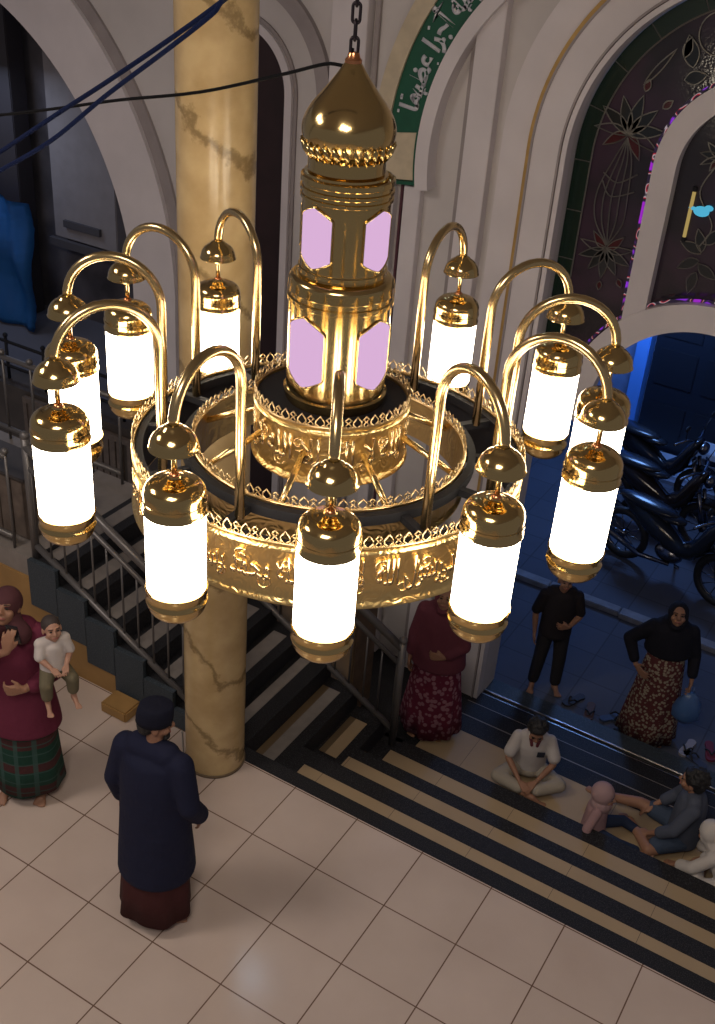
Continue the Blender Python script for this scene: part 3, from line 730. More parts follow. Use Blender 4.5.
# ---- street
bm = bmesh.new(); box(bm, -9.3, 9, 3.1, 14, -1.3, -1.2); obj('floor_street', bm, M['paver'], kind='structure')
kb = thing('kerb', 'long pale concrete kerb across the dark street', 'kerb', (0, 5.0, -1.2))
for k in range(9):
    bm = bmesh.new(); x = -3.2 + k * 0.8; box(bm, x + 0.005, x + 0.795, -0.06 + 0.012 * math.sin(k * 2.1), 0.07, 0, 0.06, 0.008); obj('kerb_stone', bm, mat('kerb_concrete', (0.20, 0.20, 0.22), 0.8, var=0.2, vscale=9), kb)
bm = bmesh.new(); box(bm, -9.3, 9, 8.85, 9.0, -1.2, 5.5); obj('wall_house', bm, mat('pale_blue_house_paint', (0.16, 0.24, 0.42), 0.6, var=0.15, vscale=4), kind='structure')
M['night_wood'] = mat('night_dark_wood', (0.012, 0.015, 0.025), 0.4)
hs = thing('house_door', 'dark panelled double door of the house across street', 'door', (0.35, 8.85, -1.2))
bm = bmesh.new(); box(bm, -0.72, 1.2, -0.08, 0.0, 0.05, 2.4, 0.01); obj('door_leaf', bm, M['night_wood'], hs)
bm = bmesh.new()
for x in (-0.64, -0.02, 0.6):
    for z in (0.25, 1.0, 1.65): box(bm, x, x + 0.5, -0.10, -0.08, z, z + 0.5, 0.008)
obj('door_panel', bm, mat('night_panel', (0.012, 0.014, 0.022), 0.4), hs)
bm = bmesh.new()
for z in (1.1, 1.2): tube(bm, [(0.5, -0.13, z - 0.05), (0.56, -0.14, z), (0.56, -0.12, z + 0.06)], 0.012, 6)
obj('handle', bm, steel, hs)
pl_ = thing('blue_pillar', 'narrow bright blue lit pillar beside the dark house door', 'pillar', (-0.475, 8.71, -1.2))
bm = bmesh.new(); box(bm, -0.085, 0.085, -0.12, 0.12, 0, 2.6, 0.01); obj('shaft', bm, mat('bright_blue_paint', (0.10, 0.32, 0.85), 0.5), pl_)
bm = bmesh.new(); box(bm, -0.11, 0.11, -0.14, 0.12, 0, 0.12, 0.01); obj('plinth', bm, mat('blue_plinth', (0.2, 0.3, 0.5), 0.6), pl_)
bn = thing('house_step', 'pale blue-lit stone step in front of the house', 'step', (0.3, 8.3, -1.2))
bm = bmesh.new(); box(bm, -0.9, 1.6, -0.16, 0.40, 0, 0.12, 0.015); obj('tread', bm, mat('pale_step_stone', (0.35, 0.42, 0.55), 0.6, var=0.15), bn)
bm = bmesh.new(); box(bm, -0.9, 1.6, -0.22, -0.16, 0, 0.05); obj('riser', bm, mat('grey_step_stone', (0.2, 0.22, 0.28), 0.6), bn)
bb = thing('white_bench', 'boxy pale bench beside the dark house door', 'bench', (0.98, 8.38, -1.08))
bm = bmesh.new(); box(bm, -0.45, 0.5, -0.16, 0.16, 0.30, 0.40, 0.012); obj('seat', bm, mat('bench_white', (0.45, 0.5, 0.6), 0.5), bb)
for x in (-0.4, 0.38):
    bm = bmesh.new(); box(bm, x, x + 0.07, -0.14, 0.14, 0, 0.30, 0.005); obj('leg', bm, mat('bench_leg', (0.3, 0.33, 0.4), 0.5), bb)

# motorcycles
def motorcycle(label, loc, rz, tint):
    t = thing('motorcycle', label, 'motorcycle', loc, rz, 'motorcycles parked in the street')
    rub = M['rubber']; dk = mat('motorcycle_paint', tint, 0.15, 0.0); me_ = M['chrome']
    def wheel(x, r=0.27):
        bm = bmesh.new(); pts = [(x + r * math.cos(2 * PI * i / 28), 0, r + 0.045 + r * math.sin(2 * PI * i / 28)) for i in range(28)]
        tube(bm, pts, 0.045, 8, closed=True); wv = obj('wheel', bm, rub, t, True)
        bm = bmesh.new(); tube(bm, [(x, -0.05, r + 0.045), (x, 0.05, r + 0.045)], 0.04, 12)
        for i in range(10):
            a = 2 * PI * i / 10; tube(bm, [(x, 0, r + 0.045), (x + (r - 0.03) * math.cos(a), 0, r + 0.045 + (r - 0.03) * math.sin(a))], 0.006, 5)
        pts = [(x + (r - 0.035) * math.cos(2 * PI * i / 28), 0, r + 0.045 + (r - 0.035) * math.sin(2 * PI * i / 28)) for i in range(28)]
        tube(bm, pts, 0.012, 6, closed=True); obj('rim', bm, me_, wv, True)
    wheel(-0.60); wheel(0.62)
    bm = bmesh.new()   # body shell
    sec = [(-0.72, 0.78, 0.03, 0.03), (-0.55, 0.72, 0.10, 0.09), (-0.3, 0.62, 0.13, 0.15), (-0.05, 0.52, 0.12, 0.14), (0.12, 0.45, 0.09, 0.10), (0.25, 0.52, 0.10, 0.14), (0.38, 0.72, 0.14, 0.20), (0.47, 0.88, 0.13, 0.12), (0.52, 0.97, 0.06, 0.05)]
    rg = [[bm.verts.new((x, wy * math.cos(2 * PI * k / 16), z + hz * math.sin(2 * PI * k / 16))) for k in range(16)] for x, z, wy, hz in sec]
    for i in range(len(rg) - 1):
        for k in range(16): bm.faces.new((rg[i][k], rg[i][(k + 1) % 16], rg[i + 1][(k + 1) % 16], rg[i + 1][k]))
    bm.faces.new(rg[0]); bm.faces.new(rg[-1]); obj('body', bm, dk, t, True)
    bm = bmesh.new(); sphere(bm, (-0.38, 0, 0.80), (0.38, 0.13, 0.06), 20, 10); sphere(bm, (-0.10, 0, 0.76), (0.2, 0.10, 0.05), 16, 8); obj('seat', bm, M['seat_vinyl'], t, True)
    bm = bmesh.new(); tube(bm, [(0.62, -0.07, 0.31), (0.50, -0.07, 0.75)], 0.025, 8); tube(bm, [(0.62, 0.07, 0.31), (0.50, 0.07, 0.75)], 0.025, 8); obj('front_fork', bm, me_, t, True)
    bm = bmesh.new(); tube(bm, catmull([(0.34, -0.36, 0.98), (0.42, -0.2, 1.02), (0.46, 0, 0.98), (0.42, 0.2, 1.02), (0.34, 0.36, 0.98)], 5), 0.016, 8); hb = obj('handlebar', bm, me_, t, True)
    for s in (-1, 1):
        bm = bmesh.new(); tube(bm, [(0.40, s * 0.22, 1.02), (0.44, s * 0.30, 1.18)], 0.006, 6); sphere(bm, (0.44, s * 0.31, 1.21), (0.015, 0.06, 0.04), 12, 8); obj('mirror', bm, rub, hb, True)
    bm = bmesh.new(); sphere(bm, (0.56, 0, 0.90), (0.06, 0.09, 0.08), 14, 10); obj('headlamp', bm, me_, t, True)
    bm = bmesh.new(); a_ = [(0.62 + 0.34 * math.cos(R(a)), 0, 0.315 + 0.34 * math.sin(R(a))) for a in range(30, 170, 10)]
    for i in range(len(a_) - 1):
        for y0_, y1_ in ((-0.06, 0.0), (0.0, 0.06)):
            bm.faces.new([bm.verts.new(v) for v in ((a_[i][0], y0_, a_[i][2]), (a_[i + 1][0], y0_, a_[i + 1][2]), (a_[i + 1][0], y1_, a_[i + 1][2]), (a_[i][0], y1_, a_[i][2]))])
    bmesh.ops.remove_doubles(bm, verts=bm.verts, dist=1e-4); bmesh.ops.solidify(bm, geom=bm.faces[:], thickness=0.008); obj('fender', bm, dk, t)
    bm = bmesh.new(); sphere(bm, (-0.02, 0, 0.34), (0.17, 0.11, 0.11), 16, 10); tube(bm, [(0.05, -0.09, 0.26), (-0.3, -0.14, 0.24), (-0.72, -0.15, 0.36)], [0.02, 0.03, 0.045], 10); obj('engine', bm, M['chrome'], t, True)
    bm = bmesh.new(); tube(bm, [(-0.02, 0.08, 0.26), (-0.05, 0.30, 0.03)], 0.013, 6); tube(bm, [(-0.05, 0.30, 0.02), (0.0, 0.30, 0.01)], 0.02, 6); obj('side_stand', bm, me_, t)
    return t
M['rubber'] = mat('black_rubber', (0.012, 0.012, 0.014), 0.6)
M['chrome'] = mat('dull_chrome', (0.18, 0.18, 0.2), 0.25, 1.0)
M['seat_vinyl'] = mat('black_seat_vinyl', (0.014, 0.015, 0.02), 0.22)
motorcycle('black motorcycle parked farthest back, nearest the house step', (0.22, 7.65, -1.2), R(-12), (0.012, 0.014, 0.02))
motorcycle('black motorcycle in the middle of the parked row', (0.50, 6.85, -1.2), R(-8), (0.02, 0.014, 0.014))
motorcycle('dark motorcycle nearest the kerb, its rear wheel at the picture edge', (0.98, 5.95, -1.2), R(-14), (0.016, 0.02, 0.03))
# street litter near the threshold
def slip(label, x, y, rz, col):
    t = thing('slipper', label, 'slipper', (x, y, -1.2), rz, 'slippers left on the street by the threshold')
    bm = bmesh.new(); P = [(0.045, 0.12), (0.05, 0.05), (0.035, -0.03), (0.038, -0.10), (0.0, -0.125), (-0.035, -0.10), (-0.03, -0.03), (-0.042, 0.05), (-0.035, 0.11), (0.0, 0.135)]
    P = catmull([(a, b, 0) for a, b in P], 4, True); lo = [bm.verts.new(p) for p in P]; hi = [bm.verts.new(p + Vector((0, 0, 0.022))) for p in P]
    bm.faces.new(lo[::-1]); bm.faces.new(hi)
    for i in range(len(P)): bm.faces.new((lo[i], lo[(i + 1) % len(P)], hi[(i + 1) % len(P)], hi[i]))
    obj('sole', bm, mat('slipper_sole', col, 0.7), t)
    bm = bmesh.new(); tube(bm, catmull([(0.045, 0.0, 0.02), (0.03, 0.04, 0.05), (0.0, 0.075, 0.03)], 4), 0.008, 6); tube(bm, catmull([(-0.038, 0.0, 0.02), (-0.025, 0.04, 0.05), (0.0, 0.075, 0.03)], 4), 0.008, 6)
    obj('strap', bm, M['rubber'], t, True)
rs = random.Random(11)
for k, (x, y, lb, c) in enumerate(((0.92, 3.42, 'dark slipper left of the group behind the seated boy', (0.03, 0.03, 0.04)), (1.10, 3.36, 'brown slipper just behind the seated boy', (0.10, 0.05, 0.03)), (1.30, 3.40, 'blue slipper between the boy and woman with bag', (0.05, 0.08, 0.16)),
    (1.42, 3.24, 'black slipper touching the track left of the woman with bag', (0.02, 0.02, 0.02)), (2.02, 3.42, 'pale slipper to the right of woman with bag', (0.3, 0.28, 0.3)), (2.2, 3.5, 'maroon slipper at the right edge of the photo', (0.16, 0.02, 0.04)), (2.12, 3.30, 'dark slipper behind the curly-haired boy', (0.04, 0.05, 0.09)))):
    slip(lb, x, y, rs.uniform(0, 6), c)
# ================================================================== CHANDELIER
CH = Vector((1.0760, -1.6484, 3.9444))
OFF = Vector((0.017, 0.010, 0))
ch = thing('chandelier', 'large brass ring chandelier with lit white lanterns on curved arms and onion dome tower', 'chandelier', CH)
G = M['gold']
def fine(prof, k=4):   # smooth a lathe profile
    P = catmull([(r, z, 0) for r, z in prof], k); return [(max(0.0, p.x), p.y) for p in P]
# dome finial
bm = bmesh.new()
lathe(bm, fine([(0.010, 1.125), (0.030, 1.10), (0.050, 1.07), (0.085, 1.025), (0.122, 0.98), (0.144, 0.935), (0.147, 0.90), (0.134, 0.86), (0.118, 0.835)], 5), 72)
# gadrooned foot of the dome
g0 = [(0.120, 0.840), (0.130, 0.848), (0.128, 0.836), (0.121, 0.825)]
dome = obj('onion_dome', bm, G, ch, True)
bm = bmesh.new()
for k in range(28):
    a = 2 * PI * k / 28; a2 = a + 0.16
    tube(bm, [(0.147 * math.cos(a), 0.147 * math.sin(a), 0.880), (0.134 * math.cos((a + a2) / 2), 0.134 * math.sin((a + a2) / 2), 0.853), (0.120 * math.cos(a2), 0.120 * math.sin(a2), 0.830)], [0.006, 0.010, 0.007], 6)
obj('fluting', bm, G, dome, True)
bm = bmesh.new(); lathe(bm, [(0.118, 0.836), (0.124, 0.830), (0.124, 0.790), (0.118, 0.785), (0.134, 0.783), (0.137, 0.772), (0.134, 0.762), (0.10, 0.760)], 72); auto(obj('collar', bm, G, ch))
bm = bmesh.new(); lathe(bm, [(0.0, 1.138), (0.016, 1.136), (0.020, 1.122), (0.026, 1.115), (0.026, 1.104), (0.0, 1.102)], 24); auto(obj('top_cap', bm, M['copper'], ch))
# upper tower
TX = Vector((0.006, 0.004, 0))
bm = bmesh.new()
lathe(bm, [(0.10, 0.762), (0.136, 0.760), (0.144, 0.775), (0.151, 0.772), (0.152, 0.756), (0.146, 0.752), (0.146, 0.741), (0.152, 0.738), (0.152, 0.729), (0.146, 0.725), (0.146, 0.716), (0.151, 0.713), (0.151, 0.704), (0.144, 0.700),
           (0.144, 0.480), (0.149, 0.476), (0.149, 0.462), (0.144, 0.458), (0.144, 0.44)], 96)
ut = auto(obj('upper_tower', bm, G, ch)); ut.location = TX
bm = bmesh.new()
lathe(bm, [(0.143, 0.455), (0.152, 0.45)] + [(0.153 + 0.025 * math.sin(R(a)), 0.425 + 0.025 * math.cos(R(a))) for a in range(0, 91, 15)] + [(0.180, 0.40), (0.174, 0.396), (0.174, 0.380), (0.180, 0.376), (0.180, 0.362), (0.174, 0.358), (0.173, 0.04), (0.181, 0.035), (0.181, 0.02), (0.173, 0.0)], 96)
lt = auto(obj('lower_tower', bm, G, ch)); lt.location = TX
def tower_window(parent, r, az, hw, z0, z1, ribs):
    """pointed panel wrapped on the tower"""
    bm = bmesh.new(); NI, NJ = 14, 24; tip = 0.16
    def hwid(t):
        e = min(t, 1 - t)
        if e < tip:
            q = e / tip; return hw * (0.06 + 0.94 * (q ** 0.8))
        return hw
    V = {}
    for j in range(NJ + 1):
        t = j / NJ; w_ = hwid(t)
        for i in range(NI + 1):
            a = R(az + (2 * i / NI - 1) * w_); rr = r + 0.0035 + (0.0018 * math.cos(PI * 2 * i / NI * ribs) if ribs else 0)
            V[i, j] = bm.verts.new((rr * math.cos(a), rr * math.sin(a), z0 + (z1 - z0) * t))
    for j in range(NJ):
        for i in range(NI): bm.faces.new((V[i, j], V[i + 1, j], V[i + 1, j + 1], V[i, j + 1]))
    rim = [V[0, j].co.copy() for j in range(NJ + 1)] + [V[i, NJ].co.copy() for i in range(1, NI)] + [V[NI, j].co.copy() for j in range(NJ, -1, -1)] + [V[i, 0].co.copy() for i in range(NI - 1, 0, -1)]
    bmesh.ops.solidify(bm, geom=bm.faces[:], thickness=0.003)
    p = obj('window_panel', bm, M['pink_glass'], parent, True)
    bm = bmesh.new(); tube(bm, rim, 0.0035, 5, closed=True); obj('window_rim', bm, G, parent, True)
for k in range(4):
    tower_window(ut, 0.144, 300.5 - 42 + 90 * k + (4 if k % 2 else 0), 27, 0.492, 0.692, 0)
    tower_window(lt, 0.173, 300.5 - 40 + 90 * k + (-2 if k % 2 else 0), 26, 0.085, 0.335, 3)

# filigree crest
def crest(r, z, pairs, h, lean=0.0):
    bm = bmesh.new(); dl = 2 * PI / pairs
    def P(a, hh, out=0): rr = r + lean * hh + out; return Vector((rr * math.cos(a), rr * math.sin(a), z + hh))
    for k in range(pairs):
        a = k * dl; wv = dl * 0.24
        L = [(0, 0.0), (-1, 0.30), (-0.9, 0.55), (0, 1.0), (0.9, 0.55), (1, 0.30)]
        tube(bm, [P(a + u * wv, v * h) for u, v in L], 0.0030, 5, closed=True)
        b = a + dl / 2; wv = dl * 0.17
        L = [(0, 0.0), (-1, 0.2), (0, 0.48), (1, 0.2)]; tube(bm, [P(b + u * wv, v * h) for u, v in L], 0.0028, 5, closed=True)
        L = [(0, 0.46), (-1, 0.70), (0, 0.96), (1, 0.70)]; tube(bm, [P(b + u * wv, v * h) for u, v in L], 0.0034, 5, closed=True)
        for s in (-1, 1): tube(bm, [P(a + s * dl * 0.16, 0), P(a + s * dl * 0.25, 0.16 * h), P(a + s * dl * 0.34, 0)], 0.0024, 4)
    lathe(bm, [(r - 0.003, z - 0.006), (r + 0.004, z - 0.006), (r + 0.004, z + 0.003), (r - 0.003, z + 0.003)], pairs * 2, closed=True)
    return bm
def drum(name, r, z0, z1, pairs, ch_h, letters=True, phase=0.0, thick=0.006, n=144, reps_=4):
    bm = bmesh.new()
    lathe(bm, [(r + 0.004, z0), (r + 0.010, z0 + 0.004), (r + 0.010, z0 + 0.012), (r + 0.003, z0 + 0.018), (r, z0 + 0.03), (r, z1 - 0.034), (r + 0.005, z1 - 0.028), (r + 0.005, z1 - 0.02), (r, z1 - 0.014), (r + 0.006, z1), (r - thick, z1), (r - thick, z0)], n, closed=True)
    d = auto(obj(name, bm, M['emboss'], ch), 50)
    if letters:
        h = (z1 - z0) * 0.62; zc = (z0 + z1) / 2 - 0.002
        txt = shape_ar(letters); me = text_mesh(txt, 0.155 * (z1 - z0) / 0.235, 0.0, off=0.0012)
        xs = [v.co.x for v in me.vertices]; ys = [v.co.y for v in me.vertices]
        x0, x1, y0, y1 = min(xs), max(xs), min(ys), max(ys)
        circ = 2 * PI * r; reps = reps_; ang = 2 * PI / reps
        bm = bmesh.new()
        for q in range(reps):
            b2 = bmesh.new(); b2.from_mesh(me)
            bmesh.ops.triangulate(b2, faces=b2.faces[:])
            g_ = bmesh.ops.extrude_face_region(b2, geom=b2.faces[:])
            top = {v for v in g_['geom'] if isinstance(v, bmesh.types.BMVert)}
            for v in b2.verts:
                t = (v.co.x - x0) / (x1 - x0) * ang * 0.95 + q * ang + phase
                rr = r + (0.0045 if v in top else -0.001); zz = zc + ((v.co.y - y0) / (y1 - y0) - 0.5) * h
                v.co = (rr * math.cos(t), rr * math.sin(t), zz)
            tmp = bpy.data.meshes.new('t'); b2.to_mesh(tmp); b2.free(); bm.from_mesh(tmp); bpy.data.meshes.remove(tmp)
        obj('raised_calligraphy', bm, M['letters'], d)
        bm = bmesh.new(); rq = random.Random(int(r * 100)); ns = int(circ / 0.075)
        for q in range(ns):
            a0 = 2 * PI * q / ns; up = 1 if q % 2 else -1; zc2 = zc + up * (z1 - z0) * 0.17; R0 = 0.030 * (z1 - z0) / 0.23; pts = []
            for i in range(15):
                w_ = i * 0.62; rad = R0 * (1 - i / 17)
                pts.append((a0 + up * rad * math.cos(w_ + q) / r, zc2 + rad * math.sin(w_ + q)))
            tube(bm, [((r + 0.001) * math.cos(a), (r + 0.001) * math.sin(a), z_) for a, z_ in pts], 0.0028, 5)
        obj('scrollwork', bm, M['letters'], d, True)
    bm = crest(r, z1, pairs, ch_h); obj('filigree_crest', bm, M['lace'], d, True)
    return d
outer = drum('outer_ring', 0.70, -0.415, -0.185, 68, 0.046, 'لا إله إلا الله محمد رسول الله', phase=R(255), reps_=6)
inner = drum('inner_ring', 0.490, -0.33, -0.175, 48, 0.040, None)
bm = bmesh.new(); lathe(bm, [(0.690, -0.405), (0.6925, -0.405), (0.6925, -0.19), (0.690, -0.19)], 128, closed=True); auto(obj('black_liner', bm, M['black_metal'], outer))
mid = drum('middle_drum', 0.272, -0.215, 0.008, 27, 0.040, 'لا إله إلا الله', phase=R(250))
# scrollwork on the inner ring's inner face and the middle drum's floor
bm = bmesh.new(); lathe(bm, [(0.0, -0.002), (0.266, -0.002), (0.266, -0.012), (0.0, -0.012)], 64); obj('drum_lid', bm, M['black_metal'], ch)
bm = bmesh.new(); lathe(bm, [(0.0, -0.215), (0.20, -0.215), (0.266, -0.205), (0.266, -0.196), (0.0, -0.200)], 64); obj('drum_bottom', bm, M['emboss'], ch, True)
# black carrying frame
def flatring(r0, r1, z0, z1, n=96):
    bm = bmesh.new(); lathe(bm, [(r0, z0), (r1, z0), (r1, z1), (r0, z1)], n, closed=True); return bm
auto(obj('frame_ring', flatring(0.502, 0.530, -0.215, -0.178), M['black_metal'], ch))
auto(obj('frame_ring', flatring(0.665, 0.690, -0.225, -0.190), M['black_metal'], ch))
AZ = [237.5, 271.8, 300.5, 330.3, 0.9, 28.7, 55.3, 90.4, 120.5, 154.1, 180.2, 205.6]
RR = [.975, .935, .963, .947, .946, .933, .917, .932, .935, .935, .960, .958]
for k in range(12):
    a = R(AZ[k]); bm = bmesh.new(); box(bm, 0.485, 0.695, -0.014, 0.014, -0.218, -0.192)
    bmesh.ops.rotate(bm, verts=bm.verts, matrix=Matrix.Rotation(a, 3, 'Z')); obj('frame_spoke', bm, M['black_metal'], ch)
for k in range(8):
    a = R(282 + 45 * k); bm = bmesh.new(); tube(bm, [(0.262 * math.cos(a), 0.262 * math.sin(a), -0.10), (0.492 * math.cos(a), 0.492 * math.sin(a), -0.215)], 0.012, 10)
    obj('inner_strut', bm, M['tube_gold'], ch, True)
# plates between the frame rings (open slots remain at both ends)
# downlight under the drum
bm = bmesh.new(); sphere(bm, (0, 0, -0.26), (0.085, 0.085, 0.05), 24, 14); dl = obj('downlight_globe', bm, M['down_glass'], ch, True)
bm = bmesh.new(); lathe(bm, [(0.09, -0.215), (0.10, -0.215), (0.094, -0.25), (0.084, -0.25)], 40, closed=True); obj('globe_holder', bm, G, dl, True)

# arms and lanterns: one set built, the others copied
def arm_curve():
    pts = [(0.62, 0, -0.20), (0.62, 0, 0.05), (0.62, 0, 0.265)]
    rc, hr = 0.785, 0.165
    for a in range(170, -1, -10): pts.append((rc + hr * math.cos(R(a)), 0, 0.265 + hr * 0.98 * math.sin(R(a))))
    return pts
bm = bmesh.new(); tube(bm, arm_curve(), 0.0165, 12); arm0 = obj('lamp_arm', bm, M['tube_gold'], ch, True)
bm = bmesh.new(); lathe(bm, [(0.016, 0.272), (0.028, 0.266)] + [(0.070 * math.sin(R(a)), 0.205 + 0.062 * math.cos(R(a))) for a in range(26, 91, 8)] + [(0.073, 0.200), (0.068, 0.202)] + [(0.064 * math.sin(R(a)), 0.203 + 0.055 * math.cos(R(a))) for a in range(84, 5, -10)], 40, c=(0.95, 0, 0))
bell0 = auto(obj('bell_cap', bm, G, arm0), 50)
bm = bmesh.new(); tube(bm, [(0.95, 0, 0.25), (0.95, 0, 0.10)], 0.0085, 10); rod0 = obj('hanging_rod', bm, M['tube_gold'], arm0, True)
rt_ = 0.092
bm = bmesh.new()
lathe(bm, [(0.0, 0.112), (0.018, 0.112), (0.020, 0.106), (0.034, 0.104), (0.040, 0.098)] + [(0.040 + 0.052 * math.sin(R(a)), 0.052 + 0.046 * math.cos(R(a))) for a in range(10, 91, 10)] + [(0.092, 0.036), (0.0945, 0.034), (0.0945, 0.028), (0.092, 0.026), (0.092, 0.006), (0.0945, 0.003), (0.0945, -0.004), (0.086, -0.006)], 56)
lan0 = auto(obj('lantern', bm, G, ch), 50)
bm = bmesh.new(); lathe(bm, [(0.0, 0.122), (0.010, 0.120), (0.016, 0.112), (0.016, 0.106)], 20); hub0 = obj('top_nut', bm, M['copper'], lan0, True)
bm = bmesh.new(); lathe(bm, [(0.0, -0.004), (0.0895, -0.004), (0.0895, -0.276), (0.0, -0.276)], 56); gl0 = auto(obj('glass_cylinder', bm, M['lamp_glass'], lan0))
bm = bmesh.new()
lathe(bm, [(0.086, -0.270), (0.0945, -0.272), (0.0945, -0.280), (0.091, -0.284), (0.091, -0.312), (0.094, -0.316), (0.094, -0.322), (0.090, -0.326)] + [(0.090 * math.cos(R(a)), -0.328 - 0.062 * math.sin(R(a))) for a in range(10, 91, 10)], 56)
bc0 = auto(obj('bottom_cap', bm, G, lan0), 50)
def cp(o, parent):
    c = o.copy(); C.objects.link(c); c.parent = parent; return c
for k in range(12):
    if k == 0: A, kids, Ln, lk = arm0, [bell0, rod0], lan0, [hub0, gl0, bc0]
    else:
        A = cp(arm0, ch); kids = [cp(bell0, A), cp(rod0, A)]; Ln = cp(lan0, ch); lk = [cp(q, Ln) for q in (hub0, gl0, bc0)]
    a = R(AZ[k]); A.rotation_euler = (0, 0, a); A.scale = (1, 1, 1)
    A.location = OFF + Vector((math.cos(a), math.sin(a), 0)) * (RR[k] - 0.95)
    Ln.location = OFF + Vector((math.cos(a) * RR[k], math.sin(a) * RR[k], 0)); Ln.rotation_euler = (0, 0, a)

# chain
chn = thing('hanging_chain', 'dark iron chain holding the brass chandelier from above', 'chain', (CH.x, CH.y, CH.z + 1.128))
def link(flip):
    bm = bmesh.new(); pts = []
    for i in range(24):
        a = 2 * PI * i / 24; x = 0.0115 * math.cos(a); z = 0.0115 * math.sin(a) + (0.017 if math.sin(a) >= 0 else -0.017)
        pts.append((0, x, z) if flip else (x, 0, z))
    tube(bm, pts, 0.0048, 8, closed=True); return bm
lA = None; z = 0.022; k = 0
while z < 2.24:
    if k == 0: l = lA = obj('chain_link', link(False), M['chain'], chn, True)
    elif k == 1: l = lB = obj('chain_link', link(True), M['chain'], chn, True)
    else: l = cp(lA if k % 2 == 0 else lB, chn)
    l.location = (0, 0, z); l.rotation_euler = (0, 0, R(25)); z += 0.047; k += 1

# cables
def rope(name, pts, r, m, label, cat):
    bm = bmesh.new(); tube(bm, catmull(pts, 6), r, 8); o = obj(name, bm, m, None, True); tag(o, label, cat)
blue_rope = mat('blue_braided_rope', (0.006, 0.014, 0.06), 0.8, bump=0.8, bscale=260, spec=0.15)
rope('rope', [(-0.96, -2.0, 4.10), (-0.248, -2.0, 4.533), (-0.088, -2.0, 4.631), (0.204, -2.0, 4.811), (0.423, -2.0, 4.943), (0.699, -2.0, 5.116), (0.91, -2.0, 5.257), (1.101, -2.0, 5.393), (1.6, -2.0, 5.8)], 0.0075, blue_rope, 'upper of the two dark blue ropes crossing the top left corner', 'rope')
rope('rope', [(-0.96, -2.02, 4.06), (-0.258, -2.02, 4.468), (-0.098, -2.02, 4.562), (0.173, -2.02, 4.718), (0.42, -2.02, 4.898), (0.661, -2.02, 5.062), (0.825, -2.02, 5.178), (0.86, -2.02, 5.215), (0.943, -2.02, 5.305), (1.099, -2.02, 5.438), (1.6, -2.02, 5.78)], 0.0075, blue_rope, 'lower of the two dark blue ropes crossing the top left corner', 'rope')
rope('power_cable', [(-1.4, -1.64, 4.48), (-0.689, -1.64, 4.588), (-0.467, -1.64, 4.636), (-0.153, -1.64, 4.714), (0.136, -1.64, 4.789), (0.487, -1.64, 4.871), (0.805, -1.64, 4.973), (0.971, -1.64, 5.03), (1.053, -1.645, 5.04), (1.070, -1.648, 5.09)], 0.0055, mat('black_cable', (0.006, 0.006, 0.007), 0.7, spec=0.1), 'thin black cable running from the chandelier top to the left', 'cable')
# ================================================================== PEOPLE
skinM = mat('warm_brown_skin', (0.30, 0.155, 0.095), 0.55, bump=0.05, bscale=60, spec=0.35)
skinP = mat('light_brown_skin', (0.40, 0.22, 0.15), 0.55, spec=0.35)
hairM = mat('black_hair', (0.010, 0.009, 0.009), 0.6, bump=0.8, bscale=90)
eyeM = mat('dark_eye', (0.012, 0.008, 0.008), 0.2)
lipM = mat('lip_skin', (0.28, 0.09, 0.07), 0.5)
V3 = Vector
def cap(bm, a, b, r0, r1, n=7):
    a, b = V3(a), V3(b); L = (b - a).length; k = max(2, int(L / max(0.004, min(r0, r1) * 0.35)))
    k = min(k, 40)
    if k > 2:
        tube(bm, [a.lerp(b, i / 3) for i in range(4)], [r0 + (r1 - r0) * i / 3 for i in range(4)], 14)
    sphere(bm, a, r0, 14, 8); sphere(bm, b, r1, 14, 8)
def chain(bm, pts, rs):
    for i in range(len(pts) - 1): cap(bm, pts[i], pts[i + 1], rs[i], rs[i + 1])
def merge(name, bm, m, parent, vox=0.008, smooth=2, fac=0.5):
    """fuse overlapping volumes into one continuous skin"""
    me = bpy.data.meshes.new('t'); bmesh.ops.recalc_face_normals(bm, faces=bm.faces); bm.to_mesh(me); bm.free()
    o = bpy.data.objects.new('t', me); C.objects.link(o)
    md = o.modifiers.new('r', 'REMESH'); md.mode = 'VOXEL'; md.voxel_size = vox
    if smooth:
        s = o.modifiers.new('s', 'SMOOTH'); s.iterations = smooth; s.factor = fac
    m2 = bake(o); bpy.data.objects.remove(o); bpy.data.meshes.remove(me)
    return obj(name, m2, m, parent, True)
def hand(bm, wrist, d, n, th, s=1.0, curl=0.5):
    """d finger direction, n palm normal (the fingers curl to it), th side of the thumb"""
    w_, d, n, th = V3(wrist), V3(d).normalized(), V3(n).normalized(), V3(th).normalized()
    for q in (-0.5, 0, 0.5): cap(bm, w_ + d * 0.01 * s + th * 0.022 * q * s, w_ + d * 0.075 * s + th * 0.058 * q * s, 0.017 * s, 0.0135 * s)
    for i, (off, L) in enumerate(((0.031, 0.070), (0.0105, 0.079), (-0.0105, 0.073), (-0.031, 0.057))):
        p = w_ + d * 0.08 * s + th * off * s * 1.05; dd = (d + th * off * 3.2).normalized(); a = 0.0
        for seg, fr in enumerate((0.45, 0.30, 0.25)):
            a += curl * (0.35, 0.8, 0.6)[seg]; v = dd * math.cos(a) + n * math.sin(a)
            p2 = p + v * L * fr * s; cap(bm, p, p2, (0.0092 - 0.0007 * seg) * s, (0.0085 - 0.0007 * seg) * s); p = p2
    p = w_ + d * 0.022 * s + th * 0.024 * s; v = (d * 0.65 + th * 0.75 + n * 0.2).normalized()
    p2 = p + v * 0.036 * s; cap(bm, p, p2, 0.0135 * s, 0.0105 * s); v = (d * 0.9 + th * 0.35 + n * 0.35 * (0.4 + curl)).normalized(); cap(bm, p2, p2 + v * 0.03 * s, 0.0100 * s, 0.0085 * s)
